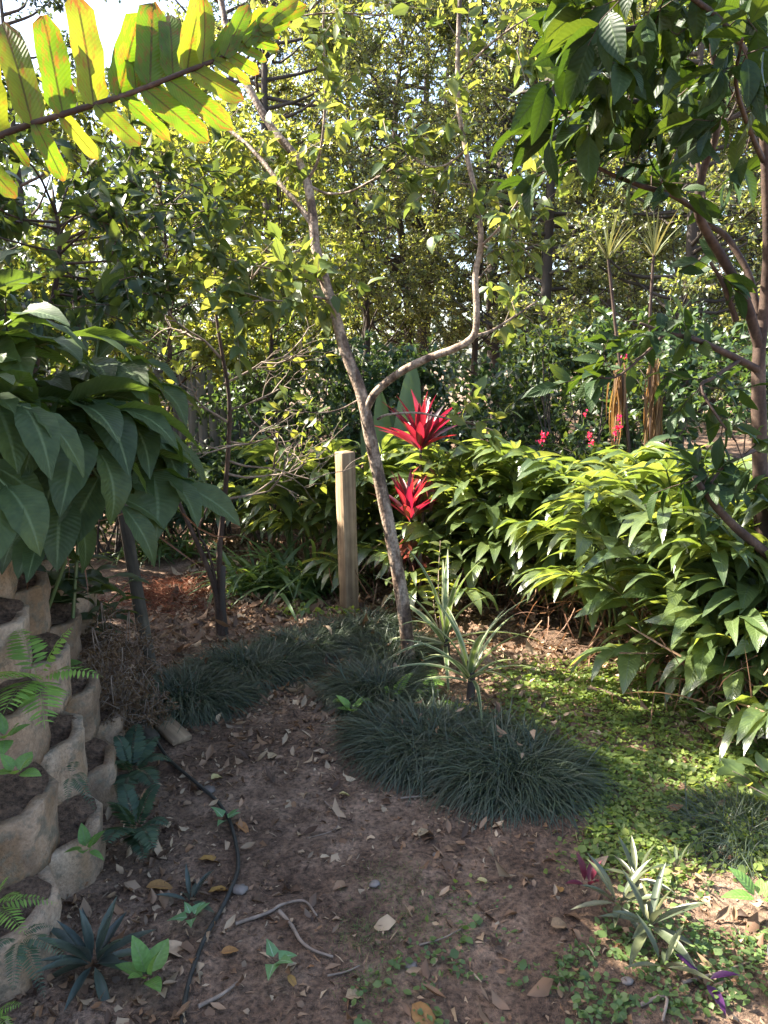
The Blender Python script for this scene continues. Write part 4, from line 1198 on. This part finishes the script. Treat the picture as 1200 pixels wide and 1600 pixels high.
hq = [GH(a, b) + Vector((0, 0, .012)) for a, b in [(238, 1150), (262, 1188), (300, 1222), (335, 1252), (358, 1285), (370, 1330), (372, 1362), (362, 1392), (345, 1428), (322, 1468), (305, 1510), (292, 1555), (284, 1610), (280, 1700)]]
o, _ = tube('garden_hose', hq, .0062, .0062, 'hose', None, 10, 5, .0, hq[0])
tag(o, 'black garden hose snaking along the left of the path', 'hose')
def stone(px, py, r, label):
    c = GH(px, py) + Vector((0, 0, r * .3))
    V, Fc = [], []
    nu, nv = 10, 7
    sd_ = random.random() * 50
    for j in range(nv + 1):
        th = math.pi * j / nv
        for i in range(nu):
            a = 2 * math.pi * i / nu
            d = Vector((math.sin(th) * math.cos(a) * 1.2, math.sin(th) * math.sin(a), math.cos(th) * .6))
            V.append(d * r * (1 + .35 * noise.noise(d * 1.6 + Vector((sd_, 0, 0)))))
    for j in range(nv):
        for i in range(nu):
            k = (i + 1) % nu
            Fc.append((j * nu + i, (j + 1) * nu + i, (j + 1) * nu + k, j * nu + k))
    tag(obj('stone', np_mesh('stone', V, Fc, M['stone']), None, c), label, 'stone')
stone(326, 1236, .022, 'grey stone against the upper hose')
stone(376, 1392, .020, 'brown pebble right of the hose bend')
stone(585, 1383, .014, 'dark pebble among the fine tufts on the path')
stone(681, 1337, .010, 'small pale pebble on the right of the path')
stone(642, 1510, .014, 'grey pebble among the round weeds')
stone(980, 1535, .014, 'whitish pebble below the rosettes')

# ------------------------------------------------------------------ specimen plants
def tuft_plant(name, label, cat, c, heads, meshes, lname='leaf', group=None, stem=None, stem_mat='bark_brown', base=None):
    """heads = [(centre, n, size, tilt_lo, tilt_hi, droop_up)] leaves radiating from each head"""
    t = thing(name, label, cat, c, group)
    for (hc, n, size, lo, hi) in heads:
        for i in range(n):
            f = i / max(1, n - 1)
            el = R(hi + (lo - hi) * f) + random.gauss(0, .1)
            a = i * 2.4 + random.gauss(0, .25)
            d = Vector((math.cos(a) * math.cos(el), math.sin(a) * math.cos(el), math.sin(el)))
            up = Vector((-math.cos(a) * math.sin(el), -math.sin(a) * math.sin(el), math.cos(el)))
            p = hc + Vector((math.cos(a), math.sin(a), 0)) * .012 - Vector((0, 0, .1 * size * f))
            put_leaf(t, random.choice(meshes), p, d, up + rv(.08), size * random.uniform(.8, 1.12), lname)
    return t
# red ti plant
TY = 5.0
LM_ti = leaf_meshes('leaf', 'ti', 6, w=.15, prof='lance', nseg=6, fold=.45, droop=.2, wave=.03)
LM_tio = leaf_meshes('leaf', 'ti_old', 3, w=.30, prof='lance', nseg=6, fold=.3, droop=.4, wave=.04)
tc_ = gz(P(655, 900, TY).x, TY)
h1, h2 = P(657, 695, TY), P(640, 805, TY - .15)
ti = tuft_plant('red_ti_plant', 'red-leaved ti plant with two crimson heads right of the forked trunk', 'ti plant', tc_, [(h1, 34, .35, 34, 89), (h2, 30, .32, 30, 89)], LM_ti)
for (hc, n, s) in ((h1 - Vector((0, 0, .1)), 7, .3), (h2 - Vector((0, 0, .08)), 7, .28), (P(650, 850, TY - .1), 5, .24)):
    for i in range(n):
        a = i * 2.4 + random.random()
        el = R(random.uniform(-65, 8))
        put_leaf(ti, random.choice(LM_tio), hc - Vector((0, 0, .03 * i)), Vector((math.cos(a) * math.cos(el), math.sin(a) * math.cos(el), math.sin(el))), Vector((0, 0, 1)) + rv(.2), s * random.uniform(.8, 1.1))
tube('stem', [tc_ - Vector((0, 0, .05)), P(662, 850, TY), P(658, 760, TY), h1], .014, .009, 'bark_brown', ti, 6, 3)
tube('stem', [tc_ + Vector((-.03, -.05, -.05)), P(648, 880, TY - .1), h2], .012, .008, 'bark_brown', ti, 6, 3)
# paddle-leaved plant behind
PYY = 5.7
LM_pad = leaf_meshes('leaf', 'strap', 3, w=.10, prof='paddle', nseg=9, fold=.3, droop=.08, wave=.02, cols=2)
pc = gz(P(615, 900, PYY).x, PYY)
pad = thing('paddle_leaf_plant', 'tall plant with upright paddle-shaped leaves behind the fork of the trunk', 'plant', pc)
for px, py, s in ((588, 600, 1.0), (645, 555, 1.0), (608, 640, 1.0), (560, 650, 1.0), (630, 690, 1.0)):
    tip = P(px, py, PYY + random.uniform(-.2, .2))
    d = tip - pc
    put_leaf(pad, random.choice(LM_pad), pc, d, Vector((0, -1, .3)) + rv(.3), d.length)
# striped strap plants
LM_var = leaf_meshes('leaf', 'varieg', 5, w=.058, prof='blade', nseg=8, fold=.5, droop=.5, twist=.3)
LM_str = leaf_meshes('leaf', 'strap', 4, w=.045, prof='blade', nseg=7, fold=.4, droop=.9)
va = GH(733, 1092)
vt = tuft_plant('striped_strap_plant', 'green and cream striped strap-leaved plant in the grass border, front one', 'strap plant', va, [(va + Vector((0, 0, .13)), 18, .45, 12, 84)], LM_var)
tube('stem', [va - Vector((0, 0, .05)), va + Vector((.01, 0, .08)), va + Vector((0, 0, .19))], .022, .016, 'bark_dark', vt, 7, 3, .12)
vb = GH(695, 1030)
vt = tuft_plant('striped_strap_plant', 'green and cream striped strap-leaved plant just behind the front one, right of the trunk', 'strap plant', vb, [(vb + Vector((0, 0, .12)), 16, .50, 14, 85)], LM_var)
tube('stem', [vb - Vector((0, 0, .05)), vb + Vector((.01, 0, .07)), vb + Vector((0, 0, .15))], .02, .015, 'bark_dark', vt, 7, 3, .12)
for (q, n, s, lb) in (((395, 935), 90, .62, 'big clump of arching dark strap leaves left of the post, nearer the mulch'), ((470, 935), 90, .62, 'big clump of arching dark strap leaves directly left of the post'), ((270, 880), 40, .5, 'strap-leaved clump near the fence beyond the red mulch'), ((215, 880), 40, .5, 'strap-leaved clump behind the dark stakes')):
    c = GH(*q); c = gz(c.x, c.y + .15)
    t = thing('strap_leaf_clump', lb, 'strap plant', c, 'arching strap-leaved clumps at the back')
    for i in range(n):
        a = random.uniform(0, 6.283); el = R(random.uniform(35, 85))
        d = Vector((math.cos(a) * math.cos(el), math.sin(a) * math.cos(el), math.sin(el)))
        put_leaf(t, random.choice(LM_str), c + Vector((random.gauss(0, .1), random.gauss(0, .08), 0)), d, Vector((0, 0, 1)) + rv(.2), s * random.uniform(.7, 1.15))
# slim twig plant with pale leaves beside the strap plants
LM_sm = leaf_meshes('leaf', 'lime', 3, w=.5, prof='ovate', nseg=4, fold=.3, droop=.3)
def sprig(name, label, base, tips, nleaf, size, meshes, group=None, mat='twig', r=.004, cat='plant', s0=.35):
    t = thing(name, label, cat, base, group)
    for tip in tips:
        _, path = tube('stem', [base - Vector((0, 0, .03)), base.lerp(tip, .5) + rv(.02), tip], r, r * .4, mat, t, 5, 3)
        for k in range(nleaf):
            p, d = on_path(path, s0 + (1 - s0) * (k + .5) / nleaf)
            a = k * 2.4 + random.random()
            dd = Vector((math.cos(a), math.sin(a), random.uniform(-.1, .5))) + d * .4
            put_leaf(t, random.choice(meshes), p, dd, Vector((0, 0, 1)) + rv(.3), size * random.uniform(.7, 1.15))
    return t
sprig('pale_leaved_shrub', 'slim upright shrub with small pale yellow-pink leaves right of the forked trunk', GH(690, 1000), [P(688, 845, 4.5), P(700, 880, 4.45), P(675, 900, 4.4), P(712, 905, 4.5)], 16, .085, LM_sm)
# bare twiggy shrub left of the post
bs = GH(342, 992)
bsh = thing('bare_shrub', 'nearly bare multi-stemmed shrub with a few yellow leaves left of the post', 'shrub', bs)
BY = bs.y
tube('stem', [bs, P(338, 930, BY), P(322, 880, BY), P(300, 830, BY), P(284, 795, BY), P(262, 740, BY), P(240, 650, BY)], .019, .008, 'bark_brown', bsh, 7, 3)
tube('stem', [bs + Vector((.02, 0, 0)), P(345, 920, BY), P(343, 860, BY), P(350, 790, BY), P(357, 700, BY), P(358, 620, BY), P(345, 540, BY), P(335, 460, BY), P(340, 380, BY)], .02, .006, 'bark_brown', bsh, 7, 3)
tube('stem', [P(340, 920, BY), P(325, 860, BY), P(310, 830, BY), P(330, 780, BY)], .010, .005, 'bark_brown', bsh, 6, 3)
tube('stem', [bs + Vector((.03, .02, 0)), P(347, 940, BY), P(348, 885, BY)], .024, .018, 'bark_dark', bsh, 7, 3)
tw, st = [], []
def twig_net(p, d, ln, depth):
    q = p + d * ln
    m = p.lerp(q, .5) + rv(ln * .07)
    tw.append((smooth_path([p, m, q], 2), .0022 * (1 + depth), .0016 * (1 + depth * .7)))
    if depth == 0:
        for _ in range(random.randint(0, 2)):
            st.append((q, d + rv(.6), Vector((0, 0, 1)) + rv(.6), random.uniform(.04, .075)))
        return
    for _ in range(random.randint(2, 3)):
        twig_net(q if random.random() < .6 else m, (d + rv(.5)).normalized(), ln * random.uniform(.6, .9), depth - 1)
for (px, py, dx, dy, dz, ln) in ((357, 690, 1, -.2, .15, .26), (355, 740, 1, .1, -.05, .24), (352, 780, 1, -.1, .2, .26), (358, 640, .9, -.3, .3, .24), (356, 660, -.8, .1, .4, .2), (350, 600, .9, 0, .5, .24), (345, 560, -.7, 0, .6, .22), (340, 480, .8, -.3, .5, .22), (357, 720, .9, -.3, -.1, .28)):
    twig_net(P(px, py, BY), Vector((dx, dy, dz)).normalized(), ln, 3)
tubes_joined('twigs', tw, 'twig', bsh, 4, 'stuff')
commit_leaves(bsh, st, LM_lime, T_lime, 'lime', 120)
# spiky-headed stems with dead skirts
LM_spk = leaf_meshes('leaf', 'spike', 4, w=.045, prof='blade', nseg=4, fold=.4, droop=.15)
LM_skt = leaf_meshes('dead_leaf', 'skirt', 4, w=.045, prof='blade', nseg=4, fold=.5, droop=.2)
DY = 5.6
for lb, base, path_px, head, sk in (('slender stem with a spiky leaf head, left one of two above the hedge', (985, 900), [(985, 760), (978, 640), (965, 540), (952, 420)], (950, 400), (965, 560, 620, 30)),
                                    ('slender stem with a spiky leaf head and orange dead skirt, right one of two', (1018, 900), [(1016, 760), (1017, 640), (1015, 520), (1020, 420)], (1022, 395), (1022, 560, 660, 64))):
    b = gz(P(base[0], 900, DY).x, DY)
    t = thing('spiky_dracaena', lb, 'spiky plant', b, 'pair of spiky-headed stems')
    hc = P(*head, DY)
    tube('stem', [b - Vector((0, 0, .05))] + [P(x, y, DY) for x, y in path_px] + [hc], .014, .010, 'bark_brown', t, 7, 3)
    for i in range(20):
        a = i * 2.4; el = R(88 - i * 2.4) + random.gauss(0, .1)
        d = Vector((math.cos(a) * math.cos(el), math.sin(a) * math.cos(el), math.sin(el)))
        put_leaf(t, random.choice(LM_spk), hc - Vector((0, 0, .002 * i)), d, Vector((0, 0, 1)) + rv(.2), .32 * random.uniform(.75, 1.1))
    for i in range(sk[3]):
        p = P(sk[0] + random.uniform(-6, 6), sk[1] + (sk[2] - sk[1]) * random.random(), DY) + rv(.02)
        a = random.uniform(0, 6.283)
        put_leaf(t, random.choice(LM_skt), p, Vector((math.cos(a) * .28, math.sin(a) * .28, -1)), Vector((math.cos(a), math.sin(a), .2)), .42 * random.uniform(.7, 1.15), 'dead_leaf')
# flowering shrub
fb = bush('flowering_shrub', 'green shrub dotted with red flowers behind the right hedge', 905, 6.2, 1.75, .85, 24, 3600, .075, 'dark', 120, T_dark, LM_dark)
LM_fl = leaf_meshes('petal', 'flower', 3, w=.7, prof='ovate', nseg=3, fold=.3, droop=.3)
LM_vi = leaf_meshes('petal', 'violet', 2, w=.7, prof='ovate', nseg=3, fold=.3, droop=.3)
def flower(parent, p, n, s, meshes):
    V, Fc, k = [], [], 0
    T = leaf_tpl(.75, 'ovate', 3, .3, .3)
    pos = np.array([p + rv(s * .6) for _ in range(n)])
    joined('flower', [T], pos, rng.normal(size=(n, 3)), rng.normal(size=(n, 3)) + np.array([0, 0, .6]), s * rng.uniform(.7, 1.2, n), meshes, parent, parent.location)
for px, py, n in ((850, 678, 16), (846, 690, 10), (920, 680, 14), (925, 692, 9), (966, 652, 14), (966, 668, 16), (962, 680, 9), (912, 646, 7), (976, 558, 6)):
    flower(fb, P(px, py, 5.35), n, .022, 'flower')
vf = gz(P(985, 900, 4.6).x + .02, 4.6)
t = thing('violet_flower', 'single small violet flower on a stalk among the hedge leaves', 'flower', vf)
tube('stem', [vf, P(985, 803, 4.35)], .003, .002, 'cane', t, 5, 3)
flower(t, P(985, 800, 4.35), 6, .02, 'violet')

# ------------------------------------------------------------------ ferns
T_pin = leaf_tpl(.22, 'lance', 3, .2, .15)
T_pin2 = leaf_tpl(.36, 'ovate', 3, .2, .1)
def frond(parent, a, b, arch, npair, pl, mat, tpl=T_pin, fwd=.35):
    ctrl = a.lerp(b, .45) + Vector((0, 0, arch))
    path = [a * (1 - t) ** 2 + ctrl * 2 * t * (1 - t) + b * t * t for t in [i / 24 for i in range(25)]]
    L = sum((q - p).length for p, q in zip(path, path[1:]))
    pos, D, U, S = [], [], [], []
    for i in range(npair):
        t = .16 + .82 * i / npair
        p, d = on_path(path, t)
        side = d.cross(Vector((0, 0, 1))).normalized()
        up = side.cross(d)
        ln = pl * L * (min(1, (t - .02) * 3.2) * (1 - t) ** .65 + .06)
        for s in (-1, 1):
            pos.append(p); D.append(side * s + d * fwd + up * -.12 + rv(.05)); U.append(up + rv(.1)); S.append(ln)
    for i in range(24):                                    # the midrib as thin overlapping slivers
        pos.append(path[i]); D.append(path[i + 1] - path[i]); U.append(Vector((0, 0, 1))); S.append((path[i + 1] - path[i]).length * 1.15)
    rib = leaf_tpl(.10, 'strap', 3, .2, 0)
    n1 = npair * 2
    Vs = []
    k = 0
    Va, Fa, Ua = [], [], []
    for (tp, sl) in ((tpl, slice(0, n1)), (rib, slice(n1, None))):
        Fr = frames_np(np.array(D[sl], float), np.array(U[sl], float))
        V = np.einsum('nij,vj->nvi', Fr, tp[0]) * np.array(S[sl])[:, None, None] + (np.array(pos[sl], float) - np.array(parent.location))[:, None]
        m = V.shape[0]
        Va.append(V.reshape(-1, 3)); Fa.append((tp[1][None] + (np.arange(m) * len(tp[0]))[:, None, None]).reshape(-1, 4) + k); Ua.append(np.tile(tp[2], (m, 1)))
        k += m * len(tp[0])
    return obj('frond', np_mesh('frond', np.concatenate(Va), np.concatenate(Fa), M[mat], np.concatenate(Ua)), parent)
def fern(name, label, base, tips, arch, npair, pl, mat, tpl=T_pin, group=None, fwd=.35):
    t = thing(name, label, 'fern', base, group)
    for tip in tips:
        frond(t, base, tip, arch * random.uniform(.8, 1.2), npair, pl, mat, tpl, fwd)
    return t
wz = lambda px, py, Y: P(px, py, Y)
f0 = wz(60, 1065, 2.15)
fern('wall_fern', 'bright green fern sprouting from the upper wall blocks', f0, [wz(115, 978, 2.2), wz(162, 1058, 2.15), wz(70, 1138, 1.9), wz(-12, 1060, 1.9), wz(25, 980, 2.3), wz(5, 1115, 1.9)], .06, 13, .36, 'fern')
fern('wall_fern', 'blue-green fern drooping over the lowest blocks at bottom left', wz(30, 1470, 1.55), [wz(105, 1500, 1.5), wz(70, 1560, 1.45), wz(20, 1550, 1.4), wz(90, 1450, 1.6), wz(-20, 1500, 1.45)], .05, 18, .22, 'fern_dark')
fern('wall_fern', 'green fern at the left edge above the blue-green one', wz(-10, 1420, 1.6), [wz(35, 1405, 1.55), wz(40, 1460, 1.5), wz(15, 1370, 1.6), wz(90, 1412, 1.65)], .04, 12, .28, 'fern')
fern('wall_fern', 'bright green fern tip in the bottom left corner', wz(-20, 1600, 1.4), [wz(35, 1570, 1.4), wz(20, 1610, 1.35), wz(-5, 1545, 1.4)], .04, 12, .3, 'fern')
fern('wall_fern', 'dark fern hanging between the middle wall blocks', wz(112, 1215, 2.0), [wz(150, 1270, 1.95), wz(140, 1225, 1.95), wz(105, 1255, 1.9), wz(120, 1195, 2.1)], .05, 14, .22, 'fern_dark')
fb_ = GH(205, 1300)
for lb, q, tips in (('feathery grey-green fern at the foot of the wall beside the hose', (212, 1310), ((250, 1225, 2.4), (265, 1290, 2.25), (170, 1255, 2.2), (225, 1345, 2.1), (190, 1225, 2.4), (240, 1330, 2.1), (165, 1320, 2.05))),
                    ('feathery grey-green fern at the foot of the wall below the plank', (205, 1215), ((250, 1150, 2.9), (270, 1190, 2.7), (180, 1150, 2.75), (165, 1200, 2.5), (245, 1235, 2.45), (215, 1130, 2.9), (195, 1250, 2.4)))):
    fern('path_fern', lb, GH(*q), [P(*t_) for t_ in tips],   .10, 22, .26, 'fern_dark', T_pin2, 'feathery ferns at the foot of the wall')
db = gz(-1.22, 3.25)
dbt = thing('dead_bracken', 'tangle of dry brown bracken hanging over the end of the wall', 'dead fern', gz(-1.2, 3.2))
cl = [clump(P(x, y, Y), (r_, r_, r_), 34, 12, .022, rise=-.35, spread=1.0) for x, y, Y, r_ in ((165, 985, 3.1, .13), (205, 1000, 3.15, .14), (235, 1040, 3.2, .13), (190, 1045, 3.0, .15), (225, 1085, 3.05, .14), (180, 1090, 2.9, .13), (205, 1115, 2.95, .12), (150, 1020, 2.95, .12), (245, 1105, 3.15, .10))]
add_foliage(dbt, cl, rh(.35), None, 'fern_dead', 0, 'twig', .0016)
tubes_joined('stems', [(smooth_path([dbt.location + rv(.05), Vector(c_[0].mean(axis=0)) + Vector((0, 0, .12)), Vector(c_[0].mean(axis=0))], 4), .004, .002) for c_ in cl], 'twig', dbt, 5)
LM_bd = leaf_meshes('leaf', 'dark', 4, w=.4, prof='lance', nseg=6, fold=.3, droop=.35, wave=.04)
for lb, x_, y_, tips in (('low dark-leaved plant on the bank behind the wall top', -1.5, 3.0, ((120, 905, 2.95), (165, 920, 3.0), (95, 870, 2.9), (140, 870, 3.1), (180, 900, 3.15))), ('low dark-leaved plant between the wall end and the brown stake', -1.45, 3.45, ((190, 935, 3.3), (150, 890, 3.4), (205, 905, 3.4), (175, 965, 3.2)))):
    sprig('bank_plant', lb, gz(x_, y_), [P(*t_) for t_ in tips], 6, .15, LM_bd, 'dark plants on the bank', 'cane', .005)

for lb, b, tips in (('bright small fern at the edge of the path by the grass mound', (545, 1110), [(585, 1098, 3.25), (520, 1098, 3.2), (560, 1085, 3.4)]), ('pale green small fern between the trunk and the grass mound', (610, 1100), [(645, 1050, 3.5), (600, 1075, 3.4), (625, 1085, 3.3)]),
                    ('bright small fern under the striped plant', (715, 1125), [(750, 1098, 3.2), (690, 1095, 3.3), (725, 1100, 3.1)]), ('small fern left of the striped plant stem', (668, 1100), [(700, 1060, 3.5), (645, 1080, 3.4), (680, 1045, 3.6)])):
    fern('border_fern', lb, GH(*b), [P(*q) for q in tips], .07, 16, .24, 'fern', group='small ferns in the grass border')

# ------------------------------------------------------------------ small plants on the ground
LM_rh = leaf_meshes('leaf', 'rhoeo', 4, w=.18, prof='lance', nseg=5, fold=.6, droop=.15)
LM_rb = leaf_meshes('leaf', 'rhoeo_blue', 4, w=.18, prof='lance', nseg=5, fold=.6, droop=.15)
LM_pu = leaf_meshes('leaf', 'purple', 3, w=.36, prof='lance', nseg=5, fold=.5, droop=.2)
LM_ma = leaf_meshes('leaf', 'maroon', 3, w=.26, prof='lance', nseg=5, fold=.5, droop=.2)
LM_se = leaf_meshes('leaf', 'seedling', 4, w=.52, prof='ovate', nseg=5, fold=.25, droop=.25)
LM_sy = leaf_meshes('leaf', 'syngonium', 4, w=.62, prof='heart', nseg=6, fold=.3, droop=.3)
def rosette(label, px, py, n, size, meshes, lo=5, hi=75, lift=.04, name='rosette_plant', cat='rosette', group='blade-leaved rosettes'):
    c = GH(px, py)
    return tuft_plant(name, label, cat, c, [(c + Vector((0, 0, lift)), n, size, lo, hi)], meshes, group=group)
rosette('blue-green bladed rosette at the foot of the wall, bottom left', 148, 1525, 19, .15, LM_rb, -10, 75, .05)
rosette('small blue-green rosette with pale arrowhead leaves left of the hose', 298, 1412, 7, .10, LM_rb, 10, 80, .02)
rosette('grey-green bladed rosette in the middle of the right group', 1012, 1470, 14, .15, LM_rh, 0, 75, .06)
rosette('olive bladed rosette up left in the right group', 965, 1435, 11, .14, LM_rh, -5, 70, .06)
rosette('small olive rosette at the top of the right group', 992, 1390, 7, .11, LM_rh, 10, 80, .05)
rosette('small low rosette below the others on the right', 1035, 1525, 7, .11, LM_rh, 5, 70, .04)
rosette('tiny rosette on a stalk right of the olive ones', 1055, 1375, 5, .08, LM_rh, 10, 80, .06)
rosette('maroon-leaved seedling above the right rosettes', 918, 1392, 5, .08, LM_ma, 30, 80, .03)
rosette('bright purple leaves lying low near the pot', 1100, 1542, 3, .085, LM_pu, 4, 24, .025)
rosette('green seedling with four broad leaves left of the hose bottom', 232, 1555, 7, .09, LM_se, 10, 75, .06, 'seedling', 'seedling', None)
rosette('green seedling rooted on the second wall block', 100, 1165, 5, .075, LM_se, 5, 60, .33, 'seedling', 'seedling', None)
rosette('light green seedling on the hose at its upper bend', 352, 1290, 4, .06, LM_sy, 10, 60, .03, 'seedling', 'seedling', None)
rosette('pale arrowhead-leaved seedling in the middle of the path bottom', 430, 1520, 4, .062, LM_sy, 5, 40, .04, 'seedling', 'seedling', None)
rosette('pale arrowhead-leaved seedling between rosette and hose', 300, 1450, 5, .055, LM_sy, 5, 50, .04, 'seedling', 'seedling', None)
rosette('green seedling beside the bright fern at the path edge', 550, 1125, 5, .08, LM_se, 10, 65, .05, 'seedling', 'seedling', None)
rosette('broad-leaved weed at the right edge beside dry leaves', 1182, 1440, 6, .085, LM_se, 10, 60, .08, 'seedling', 'seedling', None)
for px, py, Y, lb in ((25, 1205, 1.8, 'light green seedling on the left edge of the wall'), (8, 1150, 1.9, 'yellow-green seedling at the far left of the wall'), (135, 1325, 2.0, 'tiny weed in the soil of a low wall block')):
    c = P(px, py, Y)
    tuft_plant('seedling', lb, 'seedling', c, [(c, 6, .06, 5, 70)], LM_se)
LM_rd = leaf_meshes('leaf', 'guava', 3, w=.62, prof='ovate', nseg=5, fold=.25, droop=.2)
sb_ = gz(1.75, 2.95)
sprig('round_leaved_sprig', 'blue-green round-leaved sprig reaching in at the right edge below the hedge', sb_, [P(1085, 1105, 2.9), P(1120, 1135, 2.85), P(1150, 1085, 2.95), P(1180, 1120, 2.8), P(1105, 1120, 2.95)], 7, .09, LM_rd, s0=.45)
sb_ = gz(1.5, 2.45)
sprig('round_leaved_sprig', 'small dark round-leaved sprig above the mondo patch at the right edge', sb_, [P(1145, 1205, 2.45), P(1180, 1195, 2.45), P(1165, 1225, 2.4)], 5, .085, LM_rd, s0=.45)
# white pot at the right edge
ppos = GH(1236, 1558)
V, Fc = [], []
prof = [(.03, 0), (.045, 0), (.056, .10), (.062, .102), (.063, .118), (.058, .118), (.050, .02), (.0, .02)]
for (r, z) in prof:
    for i in range(20):
        a = 2 * math.pi * i / 20
        V.append((r * math.cos(a), r * math.sin(a), z))
for j in range(len(prof) - 1):
    for i in range(20):
        k = (i + 1) % 20
        Fc.append((j * 20 + i, j * 20 + k, (j + 1) * 20 + k, (j + 1) * 20 + i))
tag(obj('plant_pot', np_mesh('plant_pot', V, Fc, M['pot']), None, ppos), 'white plastic pot cut off by the right edge near the bottom', 'pot')
